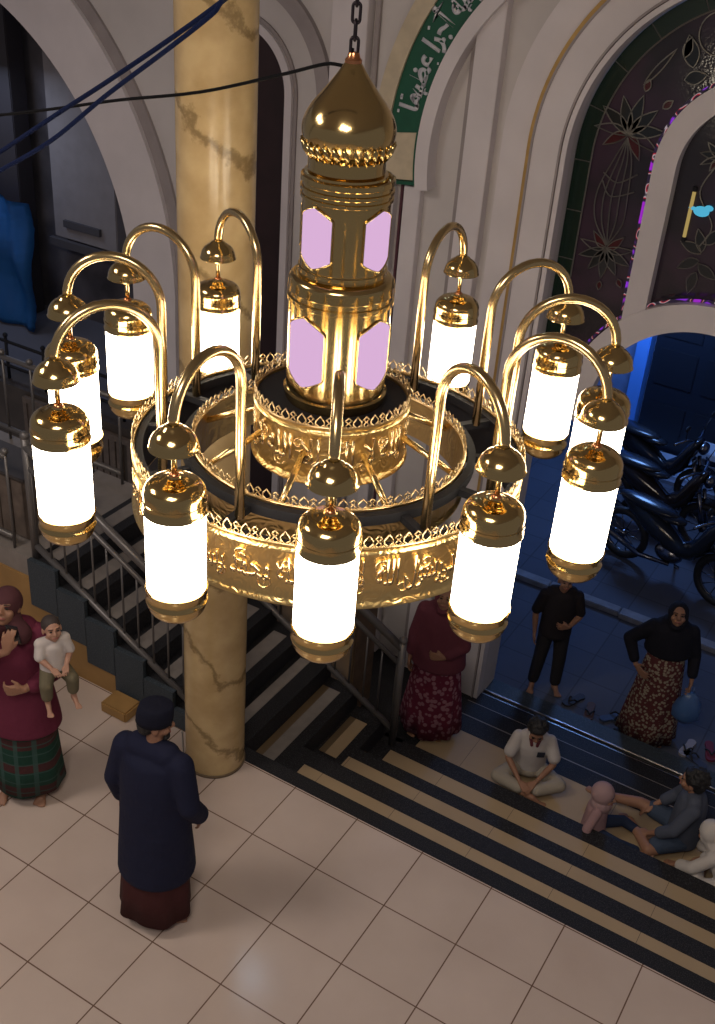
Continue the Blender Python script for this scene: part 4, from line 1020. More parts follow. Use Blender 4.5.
def foot(bm, ankle, fd, s=1.0, up=(0, 0, 1)):
    a = V3(ankle); f = V3(fd).normalized(); u = V3(up).normalized(); sd = f.cross(u)
    b = a - u * 0.055 * s
    cap(bm, a, b - f * 0.03 * s, 0.036 * s, 0.030 * s); cap(bm, b - f * 0.03 * s, b + f * 0.10 * s - u * 0.006 * s, 0.030 * s, 0.026 * s); cap(bm, a, b + f * 0.08 * s, 0.036 * s, 0.028 * s)
    for q in (-1, 0, 1): cap(bm, b + f * 0.06 * s, b + f * 0.125 * s + sd * q * 0.022 * s - u * 0.012 * s, 0.026 * s, 0.016 * s)
    for i, q in enumerate((-0.034, -0.018, -0.002, 0.014, 0.030)):
        L = 0.160 - abs(i - 1.2) * 0.006; cap(bm, b + f * 0.12 * s + sd * q * s - u * 0.014 * s, b + f * L * s + sd * q * 1.1 * s - u * 0.018 * s, 0.011 * s, 0.009 * s)
def head(bm, c, fwd, up=(0, 0, 1), s=1.0):
    """skull, jaw, nose, ears and brow about the head centre; returns the frame"""
    f = V3(fwd).normalized(); u = V3(up); u = (u - f * u.dot(f)).normalized(); r = f.cross(u)
    rot = Matrix((r, f, u)).transposed(); c = V3(c)
    P = lambda x, y, z: c + (r * x + f * y + u * z) * s
    sphere(bm, P(0, -0.012, 0.025), (0.074 * s, 0.090 * s, 0.082 * s), 24, 16, rot)
    sphere(bm, P(0, 0.022, -0.030), (0.058 * s, 0.062 * s, 0.075 * s), 20, 14, rot)
    sphere(bm, P(0, 0.045, -0.082), (0.026 * s, 0.028 * s, 0.022 * s), 12, 8, rot)
    cap(bm, P(0, 0.078, 0.012), P(0, 0.100, -0.022), 0.009 * s, 0.013 * s)
    sphere(bm, P(0.012, 0.090, -0.026), 0.009 * s, 8, 6); sphere(bm, P(-0.012, 0.090, -0.026), 0.009 * s, 8, 6)
    for q in (-1, 1):
        sphere(bm, P(0.077 * q, -0.008, -0.005), (0.010 * s, 0.020 * s, 0.032 * s), 10, 8, rot)
        cap(bm, P(0.012 * q, 0.078, 0.024), P(0.045 * q, 0.066, 0.026), 0.009 * s, 0.009 * s)
        sphere(bm, P(0.040 * q, 0.052, -0.030), 0.026 * s, 12, 8)
    cap(bm, P(-0.018, 0.080, -0.058), P(0.018, 0.080, -0.058), 0.008 * s, 0.008 * s)
    return P, rot
def face_bits(parent, P, rot, s=1.0):
    for q in (-1, 1):
        bm = bmesh.new(); sphere(bm, P(0.030 * q, 0.079, 0.004), (0.013 * s, 0.007 * s, 0.007 * s), 12, 8, rot); obj('eye', bm, eyeM, parent, True)
    bm = bmesh.new(); cap(bm, P(-0.020, 0.084, -0.058), P(0.020, 0.084, -0.058), 0.006 * s, 0.006 * s); obj('lips', bm, lipM, parent, True)
    for q in (-1, 1):
        bm = bmesh.new(); cap(bm, P(0.016 * q, 0.086, 0.026), P(0.048 * q, 0.074, 0.027), 0.0035 * s, 0.0025 * s); obj('eyebrow', bm, hairM, parent, True)
def hair(name, parent, P, rot, s=1.0, m=None, curly=False, long_=False):
    bm = bmesh.new()
    sphere(bm, P(0, -0.024, 0.040), (0.083 * s, 0.092 * s, 0.084 * s), 24, 16, rot)
    sphere(bm, P(0, -0.055, -0.005), (0.070 * s, 0.055 * s, 0.07 * s), 20, 12, rot)
    sphere(bm, P(0, 0.035, 0.085), (0.062 * s, 0.045 * s, 0.030 * s), 16, 10, rot)
    if curly:
        rr = random.Random(5)
        for i in range(90):
            a = rr.uniform(0, 2 * PI); b = rr.uniform(-0.25, 1.0); cb = math.sqrt(max(0, 1 - b * b)) if b < 1 else 0
            y = math.sin(a) * cb
            if y > 0.45 and b < 0.55: continue
            sphere(bm, P(0.086 * math.cos(a) * cb, -0.022 + 0.094 * y, 0.040 + 0.090 * b), 0.017 * s, 8, 6)
    return merge(name, bm, m or hairM, parent, 0.006, 1)
def skirt(name, parent, rings, m, folds=9, amp=0.06, thick=0.008, n=72, phase=0.0):
    """rings: (cx, cy, z, rx, ry) from waist to hem; folds deepen to the hem"""
    bm = bmesh.new(); Rg = []
    for i, (cx, cy, z, rx, ry) in enumerate(rings):
        q = i / (len(rings) - 1); row = []
        for k in range(n):
            a = 2 * PI * k / n; f = 1 + amp * q * (0.6 * math.sin(folds * a + phase + q * 1.3) + 0.4 * math.sin((folds * 2 - 3) * a + 1.7))
            row.append(bm.verts.new((cx + rx * f * math.cos(a), cy + ry * f * math.sin(a), z + 0.012 * q * math.sin(3 * a))))
        Rg.append(row)
    for i in range(len(Rg) - 1):
        for k in range(n): bm.faces.new((Rg[i][k], Rg[i][(k + 1) % n], Rg[i + 1][(k + 1) % n], Rg[i + 1][k]))
    bmesh.ops.recalc_face_normals(bm, faces=bm.faces)
    bmesh.ops.solidify(bm, geom=bm.faces[:], thickness=thick)
    return obj(name, bm, m, parent, True)
def stack(bm, secs, n=28, k=4):
    """closed smooth body through elliptical sections (x, y, z, rx, ry), rounded at both ends"""
    A = catmull([(s[0], s[1], s[2]) for s in secs], k); B = catmull([(s[3], s[4], 0) for s in secs], k)
    a, b = A[0], A[-1]; ax = (a - A[1]).normalized(); bx = (b - A[-2]).normalized()
    L = [(a + ax * 0.05 * q, B[0] * f) for q, f in ((1.0, 0.25), (0.9, 0.55), (0.6, 0.82), (0.3, 0.95))] + list(zip(A, B)) + [(b + bx * 0.05 * q, B[-1] * f) for q, f in ((0.3, 0.95), (0.6, 0.82), (0.9, 0.55), (1.0, 0.25))]
    R_ = [[bm.verts.new((c.x + r.x * math.cos(2 * PI * i / n), c.y + r.y * math.sin(2 * PI * i / n), c.z)) for i in range(n)] for c, r in L]
    for i in range(len(R_) - 1):
        for j in range(n): bm.faces.new((R_[i][j], R_[i][(j + 1) % n], R_[i + 1][(j + 1) % n], R_[i + 1][j]))
    bm.faces.new(R_[0][::-1]); bm.faces.new(R_[-1])
def legs(bm, hips, knees, ankles, fds, s=1.0):
    for h, k, a, fd in zip(hips, knees, ankles, fds):
        h, k, a = V3(h), V3(k), V3(a)
        cap(bm, h, h.lerp(k, 0.5), 0.080 * s, 0.068 * s); cap(bm, h.lerp(k, 0.5), k, 0.068 * s, 0.050 * s)
        cf = k.lerp(a, 0.3); cap(bm, k, cf, 0.048 * s, 0.052 * s); cap(bm, cf, a, 0.052 * s, 0.030 * s)
        foot(bm, a, fd, s)
def arm(bm, sh, el, wr, s=1.0):
    cap(bm, sh, el, 0.046 * s, 0.036 * s); cap(bm, el, V3(el).lerp(V3(wr), 0.35), 0.036 * s, 0.036 * s); cap(bm, V3(el).lerp(V3(wr), 0.35), wr, 0.036 * s, 0.023 * s)
def torso(bm, pel, chest, neck, hd, shw, s=1.0, side=V3((1, 0, 0)), fwd=V3((0, 1, 0))):
    pel, chest, neck, hd = map(V3, (pel, chest, neck, hd))
    rotm = Matrix((side, fwd, side.cross(fwd))).transposed()
    sphere(bm, pel, (0.150 * s, 0.105 * s, 0.11 * s), 20, 12, rotm)
    for t in (0.25, 0.5, 0.75): sphere(bm, pel.lerp(chest, t), ((0.145 + 0.01 * t) * s, 0.10 * s, 0.12 * s), 20, 12, rotm)
    sphere(bm, chest, (0.160 * s, 0.108 * s, 0.13 * s), 20, 12, rotm)
    cap(bm, neck - side * shw * 0.75, neck - side * shw * 0.2 + V3((0, 0, 0.02)) * s, 0.05 * s, 0.055 * s); cap(bm, neck + side * shw * 0.75, neck + side * shw * 0.2 + V3((0, 0, 0.02)) * s, 0.05 * s, 0.055 * s)
    cap(bm, neck, hd, 0.052 * s, 0.050 * s)

# ---- man in navy shirt and maroon sarong, seen from behind
mn = thing('person', 'man in dark navy shirt, black cap and maroon sarong standing with back turned, barefoot', 'person', (-0.13, -1.30, 0), R(6)); mn.scale = (0.94, 1.0, 0.95)
X = V3((1, 0, 0)); Y = V3((0, 1, 0))
bm = bmesh.new()
torso(bm, (0, 0, 0.88), (0, 0.0, 1.18), (0, 0.0, 1.36), (0, 0.03, 1.46), 0.19)
legs(bm, [(-0.09, 0, 0.84), (0.09, 0, 0.84)], [(-0.11, 0.04, 0.45), (0.10, -0.02, 0.45)], [(-0.14, 0.02, 0.085), (0.10, -0.10, 0.085)], [(-0.1, 1, 0), (0.7, 0.8, 0)])
arm(bm, (-0.19, 0, 1.34), (-0.27, -0.03, 1.07), (-0.27, 0.04, 0.83)); hand(bm, (-0.27, 0.04, 0.83), (0, 0.15, -1), (1, 0, 0), (0, 1, 0.1), 1.0, 0.4)
arm(bm, (0.19, 0, 1.34), (0.27, -0.02, 1.07), (0.25, 0.10, 0.86)); hand(bm, (0.25, 0.10, 0.86), (-0.1, 0.35, -1), (-1, 0, 0), (0, 1, 0.3), 1.0, 0.5)
P, rot = head(bm, (0, 0.04, 1.545), (0.75, 0.62, -0.15))
body = merge('body', bm, skinM, mn, 0.0075)
face_bits(mn, P, rot)
hair('hair', mn, P, rot)
bm = bmesh.new(); rr_ = []
for t, (zz, q) in enumerate(((0.018, 1.06), (0.05, 1.08), (0.09, 1.05), (0.125, 0.98), (0.135, 0.86), (0.137, 0.3))):
    rr_.append([bm.verts.new(P(0.084 * q * math.cos(2 * PI * k / 32), -0.014 + 0.099 * q * math.sin(2 * PI * k / 32), zz)) for k in range(32)])
for i in range(5):
    for k in range(32): bm.faces.new((rr_[i][k], rr_[i][(k + 1) % 32], rr_[i + 1][(k + 1) % 32], rr_[i + 1][k]))
bm.faces.new(rr_[-1]); bm.faces.new(rr_[0])
obj('cap', bm, cloth('navy_black_velvet', (0.008, 0.009, 0.020)), mn, True)
navy = cloth('navy_shirt_cloth', (0.012, 0.014, 0.035))
bm = bmesh.new()
stack(bm, [(0, 0, z, rx, ry) for z, rx, ry in ((0.42, 0.25, 0.215), (0.56, 0.245, 0.20), (0.72, 0.235, 0.185), (0.90, 0.225, 0.17), (1.06, 0.215, 0.16), (1.20, 0.21, 0.15), (1.31, 0.19, 0.13))])
cap(bm, (-0.19, 0, 1.335), (0.19, 0, 1.335), 0.072, 0.072); cap(bm, (-0.10, 0, 1.375), (0.10, 0, 1.375), 0.075, 0.075)
for s_ in (-1, 1):
    e = V3((0.262 * s_, -0.025, 1.06)); wr = V3((-0.265, 0.035, 0.87)) if s_ < 0 else V3((0.250, 0.09, 0.88))
    chain(bm, [V3((0.195 * s_, 0, 1.325)), e, wr], [0.075, 0.066, 0.060])
obj_ = merge('shirt', bm, navy, mn, 0.011, 3)
skirt('sarong', mn, [(0, 0, 0.92, 0.17, 0.13), (0, 0, 0.75, 0.20, 0.155), (0, -0.01, 0.5, 0.215, 0.175), (0, -0.02, 0.28, 0.225, 0.19), (0, -0.03, 0.10, 0.235, 0.20)], cloth('maroon_sarong_cloth', (0.055, 0.016, 0.016)), 6, 0.07)
bm = bmesh.new(); tube(bm, catmull([P(x, y, z) for x, y, z in ((-0.05, 0.055, -0.075), (-0.02, 0.078, -0.095), (0.02, 0.078, -0.095), (0.05, 0.055, -0.075))], 4), 0.012, 8); obj('beard', bm, hairM, mn, True)

# ---- woman at the left edge with plaid sarong, filming
wm = thing('person', 'person in maroon top and green plaid sarong at left edge, holding up phone and baby', 'person', (-1.46, -1.03, 0), R(-158))
bm = bmesh.new()
torso(bm, (0, 0, 0.90), (0, 0.0, 1.20), (0, 0.0, 1.37), (0, 0.03, 1.46), 0.17)
legs(bm, [(-0.09, 0, 0.84), (0.09, 0, 0.84)], [(-0.10, 0.03, 0.45), (0.10, 0.03, 0.45)], [(-0.10, 0.0, 0.085), (0.12, 0.04, 0.085)], [(-0.1, 1, 0), (0.15, 1, 0)])
# person's left (-x) carries the baby, right... the phone is raised in front of the face
arm(bm, (-0.18, 0, 1.35), (-0.27, 0.06, 1.12), (-0.16, 0.24, 1.10)); hand(bm, (-0.16, 0.24, 1.10), (0.9, 0.4, 0), (0, -1, 0.2), (0, 0.1, 1), 1.0, 0.7)
arm(bm, (0.18, 0, 1.35), (0.22, 0.20, 1.20), (-0.09, 0.27, 1.40)); hand(bm, (-0.09, 0.27, 1.40), (-0.15, -0.02, 1), (0, -1, 0.0), (-1, 0, 0.2), 1.0, 0.45)
P, rot = head(bm, (0, 0.05, 1.55), (-0.1, 0.85, 0.45))
merge('body', bm, skinM, wm, 0.0075); face_bits(wm, P, rot)
bm = bmesh.new(); sphere(bm, P(0, -0.02, 0.03), (0.092, 0.104, 0.098), 24, 16, rot); sphere(bm, P(0, -0.04, -0.07), (0.085, 0.075, 0.08), 20, 12, rot)
cap(bm, P(-0.05, -0.02, -0.10), P(-0.09, -0.03, -0.16), 0.06, 0.07); cap(bm, P(0.05, -0.02, -0.10), P(0.09, -0.03, -0.16), 0.06, 0.07)
maroonC = cloth('maroon_blouse_cloth', (0.13, 0.022, 0.045))
merge('headscarf', bm, cloth('dark_maroon_scarf', (0.08, 0.03, 0.035)), wm, 0.009)
bm = bmesh.new()
stack(bm, [(0, 0, z, rx, ry) for z, rx, ry in ((0.62, 0.255, 0.205), (0.75, 0.24, 0.19), (0.92, 0.215, 0.165), (1.05, 0.20, 0.155), (1.17, 0.195, 0.145), (1.28, 0.175, 0.13))])
cap(bm, (-0.17, 0, 1.345), (0.17, 0, 1.345), 0.07, 0.07); cap(bm, (-0.09, 0, 1.385), (0.09, 0, 1.385), 0.07, 0.07)
chain(bm, [V3((-0.18, 0, 1.345)), V3((-0.275, 0.05, 1.12)), V3((-0.20, 0.19, 1.10))], [0.072, 0.062, 0.052]); chain(bm, [V3((0.18, 0, 1.345)), V3((0.225, 0.19, 1.20)), V3((0.04, 0.238, 1.32))], [0.072, 0.064, 0.056])
merge('blouse', bm, maroonC, wm, 0.011, 3)
skirt('sarong', wm, [(0, 0, 0.95, 0.16, 0.12), (0, 0, 0.78, 0.20, 0.155), (0, 0, 0.5, 0.215, 0.18), (0, 0, 0.28, 0.225, 0.19), (0, 0, 0.11, 0.235, 0.20)],
      cloth('green_plaid_cloth', (0.012, 0.045, 0.032), 'plaid', ((0.075, 0.015, 0.02), (0.04, 0.085, 0.075))), 5, 0.05)
ph = thing('phone', 'dark smartphone held up by the person in maroon', 'phone', (0, 0, 0)); wl = Matrix.Translation((-1.46, -1.03, 0)) @ Matrix.Rotation(R(-158), 4, 'Z')
ph.matrix_world = wl @ Matrix.Translation((-0.12, 0.225, 1.50)) @ Matrix.Rotation(R(-12), 4, 'X')
bm = bmesh.new(); box(bm, -0.037, 0.037, -0.005, 0.005, -0.075, 0.075, 0.003); obj('casing', bm, mat('phone_back', (0.015, 0.015, 0.02), 0.25), ph)
bm = bmesh.new(); box(bm, -0.033, 0.033, -0.0065, -0.005, -0.07, 0.07); obj('screen', bm, mat('phone_screen', (0.03, 0.05, 0.08), 0.1, emit=(0.25, 0.4, 0.6), estr=0.15), ph)
bm = bmesh.new(); sphere(bm, (0.022, 0.006, 0.058), (0.008, 0.003, 0.008), 12, 8); obj('camera_lens', bm, M['rubber'], ph, True)

# ---- baby on the hip
bb_ = thing('person', 'baby in white shirt and khaki trousers carried on the hip', 'person', (0, 0, 0)); bb_.matrix_world = wl @ Matrix.Translation((-0.315, 0.14, 1.19)) @ Matrix.Rotation(R(40), 4, 'Z') @ Matrix.Scale(0.80, 4)
s = 0.52; bm = bmesh.new()
torso(bm, (0, 0, 0.08), (0, 0.01, 0.22), (0, 0.01, 0.31), (0, 0.02, 0.35), 0.085, 0.62)
for q in (-1, 1):
    cap(bm, (0.05 * q, 0.0, 0.05), (0.10 * q, 0.10, -0.03), 0.052, 0.042); cap(bm, (0.10 * q, 0.10, -0.03), (0.10 * q, 0.10, -0.17), 0.040, 0.026); foot(bm, (0.10 * q, 0.10, -0.19), (0.1 * q, 0.9, -0.3), 0.62)
    cap(bm, (0.085 * q, 0.01, 0.30), (0.115 * q, 0.05, 0.20), 0.033, 0.028); cap(bm, (0.115 * q, 0.05, 0.20), (0.06 * q, 0.13, 0.15), 0.028, 0.019); hand(bm, (0.06 * q, 0.13, 0.15), (-0.4 * q, 0.8, -0.3), (0, 0, -1), (-q, 0, 0), 0.62, 0.6)
P, rot = head(bm, (0, 0.03, 0.425), (0.0, 0.93, 0.25), s=0.86)
merge('body', bm, skinP, bb_, 0.0055); face_bits(bb_, P, rot, 0.86)
bm = bmesh.new(); sphere(bm, P(0, -0.022, 0.036), (0.070, 0.080, 0.073), 20, 14, rot); merge('hair', bm, mat('fine_dark_hair', (0.04, 0.028, 0.024), 0.7), bb_, 0.006, 1)
bm = bmesh.new()
stack(bm, [(0, 0, z, rx, 0.088) for z, rx in ((0.06, 0.108), (0.13, 0.105), (0.20, 0.10), (0.27, 0.09))])
cap(bm, (-0.09, 0.01, 0.30), (0.09, 0.01, 0.30), 0.048, 0.048)
for q in (-1, 1): cap(bm, (0.085 * q, 0.01, 0.295), (0.112 * q, 0.045, 0.215), 0.046, 0.043)
merge('shirt', bm, cloth('white_baby_shirt', (0.55, 0.50, 0.47)), bb_, 0.007)
bm = bmesh.new(); sphere(bm, (0, 0, 0.04), (0.11, 0.092, 0.07), 20, 12)
for q in (-1, 1): cap(bm, (0.05 * q, 0.0, 0.04), (0.10 * q, 0.10, -0.03), 0.062, 0.052); cap(bm, (0.10 * q, 0.10, -0.03), (0.10 * q, 0.10, -0.13), 0.052, 0.045)
merge('trousers', bm, cloth('khaki_baby_trousers', (0.14, 0.12, 0.075)), bb_, 0.007)

# ---- standing women
def robed(name, label, loc, rz, h, cl, sk, arms, scarf_low=0.95, tilt=(0, 0.95, 0.30), cape_w=1.0):
    t = thing(name, label, 'person', loc, rz); k = h / 1.62
    S_ = lambda p: V3(p) * k
    bm = bmesh.new()
    torso(bm, S_((0, 0, 0.88)), S_((0, 0, 1.18)), S_((0, 0, 1.34)), S_((0, 0.02, 1.43)), 0.16 * k, k)
    legs(bm, [S_((-0.09, 0, 0.84)), S_((0.09, 0, 0.84))], [S_((-0.09, 0.02, 0.45)), S_((0.09, 0.02, 0.45))], [S_((-0.09, 0, 0.085)), S_((0.10, 0.03, 0.085))], [(-0.15, 1, 0), (0.2, 1, 0)], k)
    for sh, el, wr, hd_, nrm, thb in arms:
        arm(bm, S_(sh), S_(el), S_(wr), k); hand(bm, S_(wr), hd_, nrm, thb, k, 0.6)
    P, rot = head(bm, S_((0, 0.04, 1.51)), tilt, s=k)
    merge('body', bm, skinM, t, 0.0075); face_bits(t, P, rot, k)
    # scarf: hood with an open face, and cape over the shoulders
    bm = bmesh.new()
    sphere(bm, P(0, -0.028, 0.022), (0.094 * k, 0.098 * k, 0.104 * k), 24, 16, rot); sphere(bm, P(0, -0.03, -0.07), (0.088 * k, 0.075 * k, 0.08 * k), 20, 12, rot)
    for a in range(-60, 241, 12): sphere(bm, P(0.078 * math.cos(R(a)), 0.030, -0.012 + 0.098 * math.sin(R(a))), 0.017 * k, 8, 6)
    sphere(bm, P(0, 0.035, -0.115), (0.055 * k, 0.045 * k, 0.030 * k), 14, 10, rot)
    cs = [(0, 0, z * k, rx * k * cape_w, ry * k) for z, rx, ry in ((1.41, 0.12, 0.105), (1.34, 0.20, 0.14), (1.22, 0.215, 0.16), (1.08, 0.225, 0.17), (0.95, 0.235, 0.18), (0.80, 0.25, 0.195), (0.68, 0.26, 0.205)) if z >= scarf_low - 0.02]
    stack(bm, cs)
    for sh, el, wr, *_ in arms: chain(bm, [S_(sh), S_(el), S_(el).lerp(S_(wr), 0.75)], [0.075 * k, 0.062 * k, 0.05 * k])
    merge('headscarf', bm, cl, t, 0.010, 3)
    skirt('dress', t, [(0, 0, 1.15 * k, 0.15 * k, 0.11 * k), (0, 0, 0.92 * k, 0.19 * k, 0.15 * k), (0, 0, 0.6 * k, 0.225 * k, 0.19 * k), (0, 0, 0.3 * k, 0.26 * k, 0.22 * k), (0, 0, 0.07 * k, 0.285 * k, 0.24 * k)], sk, 8, 0.08)
    return t
robed('person', 'woman in long dusty maroon hijab and pink patterned dress standing on the tan landing', (0.185, 1.76, -0.68), R(-168), 1.46,
      cloth('dusty_maroon_hijab', (0.13, 0.035, 0.05)), cloth('pink_block_print_cloth', (0.13, 0.018, 0.04), 'dots', ((0.30, 0.14, 0.17),), 24),
      [((-0.17, 0, 1.32), (-0.22, 0.05, 1.06), (-0.08, 0.17, 0.98), (1, 0.2, 0), (0, -1, 0), (0, 0, 1)), ((0.17, 0, 1.32), (0.23, 0.02, 1.06), (0.24, 0.08, 0.84), (0, 0.1, -1), (-1, 0, 0), (0, 1, 0))], 0.8, (-0.05, 0.9, 0.42))
lady = robed('person', 'woman in black hijab and small-patterned skirt standing in street beside the motorcycles, hand on hip', (1.63, 3.36, -1.2), R(-160), 1.50,
      cloth('black_hijab', (0.012, 0.012, 0.018)), cloth('maroon_floral_skirt', (0.10, 0.03, 0.03), 'dots', ((0.30, 0.25, 0.18),), 34),
      [((0.17, 0, 1.32), (0.36, -0.03, 1.12), (0.27, 0.12, 0.93), (-0.6, 0.4, -0.5), (-1, 0, 0), (0, 0, 1)), ((-0.17, 0, 1.32), (-0.25, 0.0, 1.06), (-0.26, 0.12, 0.86), (0, 0.2, -1), (1, 0, 0), (0, 1, 0))], 1.05, (0.05, 0.9, 0.42))
bg = thing('plastic_bag', 'blue plastic carrier bag hanging from the hand of woman in black hijab', 'bag')
bg.matrix_world = Matrix.Translation((1.63, 3.36, -1.2)) @ Matrix.Rotation(R(-160), 4, 'Z') @ Matrix.Translation((-0.26, 0.16, 0.70))
bm = bmesh.new(); Rg = []
for zz, rx, ry in ((0.0, 0.03, 0.02), (-0.04, 0.06, 0.04), (-0.10, 0.10, 0.07), (-0.18, 0.12, 0.085), (-0.26, 0.115, 0.08), (-0.31, 0.07, 0.05), (-0.32, 0.01, 0.01)):
    Rg.append([bm.verts.new((rx * (1 + 0.08 * math.sin(5 * 2 * PI * k / 28 + zz * 20)) * math.cos(2 * PI * k / 28), ry * math.sin(2 * PI * k / 28), zz)) for k in range(28)])
for i in range(6):
    for k in range(28): bm.faces.new((Rg[i][k], Rg[i][(k + 1) % 28], Rg[i + 1][(k + 1) % 28], Rg[i + 1][k]))
bm.faces.new(Rg[-1]); bm.faces.new(Rg[0]); obj('bag_body', bm, mat('blue_plastic', (0.06, 0.13, 0.30), 0.3, bump=0.4, bscale=14), bg, True)
bm = bmesh.new(); tube(bm, [(0.02, 0, -0.01), (0.012, -0.01, 0.06), (-0.012, -0.01, 0.06), (-0.02, 0, -0.01)], 0.006, 6); obj('bag_handle', bm, mat('blue_plastic_handle', (0.06, 0.13, 0.30), 0.3), bg, True)

# ---- standing youth in dark clothes in the street
yt = thing('person', 'youth in dark clothes standing in the dark street, head behind a lantern', 'person', (0.60, 3.42, -1.2), R(-150)); k = 1.34 / 1.62
S_ = lambda p: V3(p) * k
bm = bmesh.new(); torso(bm, S_((0, 0, 0.88)), S_((0, 0, 1.18)), S_((0, 0, 1.36)), S_((0, 0.03, 1.45)), 0.17 * k, k)
legs(bm, [S_((-0.09, 0, 0.84)), S_((0.09, 0, 0.84))], [S_((-0.11, 0.02, 0.45)), S_((0.11, 0.0, 0.45))], [S_((-0.12, 0, 0.085)), S_((0.13, -0.03, 0.085))], [(-0.2, 1, 0), (0.3, 1, 0)], k)
arm(bm, S_((-0.18, 0, 1.34)), S_((-0.24, 0.03, 1.08)), S_((-0.10, 0.17, 1.02)), k); hand(bm, S_((-0.10, 0.17, 1.02)), (1, 0.2, 0.1), (0, -1, 0), (0, 0, 1), k, 0.6)
arm(bm, S_((0.18, 0, 1.34)), S_((0.25, 0.0, 1.08)), S_((0.24, 0.08, 0.86)), k); hand(bm, S_((0.24, 0.08, 0.86)), (0, 0.1, -1), (-1, 0, 0), (0, 1, 0), k, 0.5)
P, rot = head(bm, S_((0, 0.04, 1.54)), (0, 0.95, 0.2), s=k); merge('body', bm, skinM, yt, 0.0075); face_bits(yt, P, rot, k); hair('hair', yt, P, rot, k)
bm = bmesh.new()
stack(bm, [(0, 0, z * k, rx * k, ry * k) for z, rx, ry in ((0.82, 0.185, 0.145), (0.98, 0.18, 0.14), (1.12, 0.18, 0.14), (1.24, 0.18, 0.13), (1.33, 0.16, 0.11))]); cap(bm, S_((-0.10, 0, 1.375)), S_((0.10, 0, 1.375)), 0.07 * k, 0.07 * k)
cap(bm, S_((-0.17, 0, 1.33)), S_((0.17, 0, 1.33)), 0.065 * k, 0.065 * k); cap(bm, S_((-0.18, 0, 1.33)), S_((-0.235, 0.02, 1.12)), 0.066 * k, 0.06 * k); cap(bm, S_((0.18, 0, 1.33)), S_((0.245, 0, 1.12)), 0.066 * k, 0.06 * k)
merge('shirt', bm, cloth('dark_brown_shirt', (0.022, 0.018, 0.020)), yt, 0.010, 3)
bm = bmesh.new(); sphere(bm, S_((0, 0, 0.88)), (0.17 * k, 0.13 * k, 0.12 * k), 20, 12)
for q, kn, an in ((-1, (-0.11, 0.02, 0.45), (-0.12, 0, 0.12)), (1, (0.11, 0, 0.45), (0.13, -0.03, 0.12))): chain(bm, [S_((0.085 * q, 0, 0.84)), S_(kn), S_(an)], [0.095 * k, 0.075 * k, 0.065 * k])
merge('trousers', bm, cloth('dark_grey_trousers', (0.028, 0.026, 0.028)), yt, 0.009)

# ---- boy in white shirt, sitting cross-legged
by = thing('person', 'boy in white school shirt sitting cross-legged on the tan landing, head bowed', 'person', (1.08, 1.76, -0.68), R(-158)); k = 0.72
S_ = lambda p: V3(p) * k
bm = bmesh.new(); torso(bm, S_((0, 0, 0.13)), S_((0, 0.04, 0.42)), S_((0, 0.05, 0.58)), S_((0, 0.09, 0.66)), 0.16 * k, k)
for q in (-1, 1):
    h, kn, an = S_((0.10 * q, 0.02, 0.11)), S_((0.34 * q, 0.26, 0.13)), S_((-0.06 * q, 0.40 + 0.05 * q, 0.075))
    cap(bm, h, kn, 0.085 * k, 0.056 * k); cap(bm, kn, an, 0.056 * k, 0.034 * k); foot(bm, an, (-0.9 * q, 0.25, 0), k * 0.95, (0, 0.2, 1))
arm(bm, S_((-0.17, 0.05, 0.56)), S_((-0.24, 0.16, 0.33)), S_((-0.07, 0.34, 0.20)), k); hand(bm, S_((-0.07, 0.34, 0.20)), (0.6, 0.6, -0.3), (0, 0, -1), (0.6, -0.3, 0.2), k, 0.6)
arm(bm, S_((0.17, 0.05, 0.56)), S_((0.25, 0.16, 0.33)), S_((0.10, 0.36, 0.20)), k); hand(bm, S_((0.10, 0.36, 0.20)), (-0.6, 0.6, -0.3), (0, 0, -1), (-0.6, -0.3, 0.2), k, 0.6)
P, rot = head(bm, S_((0, 0.13, 0.745)), (0, 0.88, -0.42), s=0.86); merge('body', bm, skinM, by, 0.0065); face_bits(by, P, rot, 0.86); hair('hair', by, P, rot, 0.90, None, True)
bm = bmesh.new()
stack(bm, [(0, y * k, z * k, rx * k, ry * k) for z, y, rx, ry in ((0.10, 0.0, 0.18, 0.145), (0.24, 0.015, 0.175, 0.14), (0.36, 0.03, 0.175, 0.14), (0.48, 0.045, 0.175, 0.13), (0.56, 0.05, 0.15, 0.11))]); cap(bm, S_((-0.09, 0.05, 0.595)), S_((0.09, 0.05, 0.595)), 0.068 * k, 0.068 * k)
cap(bm, S_((-0.165, 0.05, 0.56)), S_((0.165, 0.05, 0.56)), 0.066 * k, 0.066 * k)
for q in (-1, 1): cap(bm, S_((0.17 * q, 0.05, 0.56)), S_((0.235 * q, 0.13, 0.40)), 0.072 * k, 0.074 * k)
merge('shirt', bm, cloth('white_school_shirt', (0.50, 0.46, 0.43)), by, 0.008, 2)
bm = bmesh.new(); sphere(bm, S_((0, 0.02, 0.12)), (0.18 * k, 0.14 * k, 0.11 * k), 20, 12)
for q in (-1, 1): chain(bm, [S_((0.10 * q, 0.02, 0.125)), S_((0.335 * q, 0.26, 0.135)), S_((0.10 * q, 0.37, 0.12))], [0.10 * k, 0.078 * k, 0.07 * k])
merge('trousers', bm, cloth('beige_trousers', (0.34, 0.30, 0.24)), by, 0.008)
bm = bmesh.new(); box(bm, -0.03, 0.03, -0.004, 0.004, -0.03, 0.03, 0.002); bd = obj('pocket_badge', bm, mat('dark_badge', (0.02, 0.03, 0.05), 0.5), by); bd.location = S_((-0.085, 0.185, 0.46)); bd.rotation_euler = (R(-12), 0, R(10))
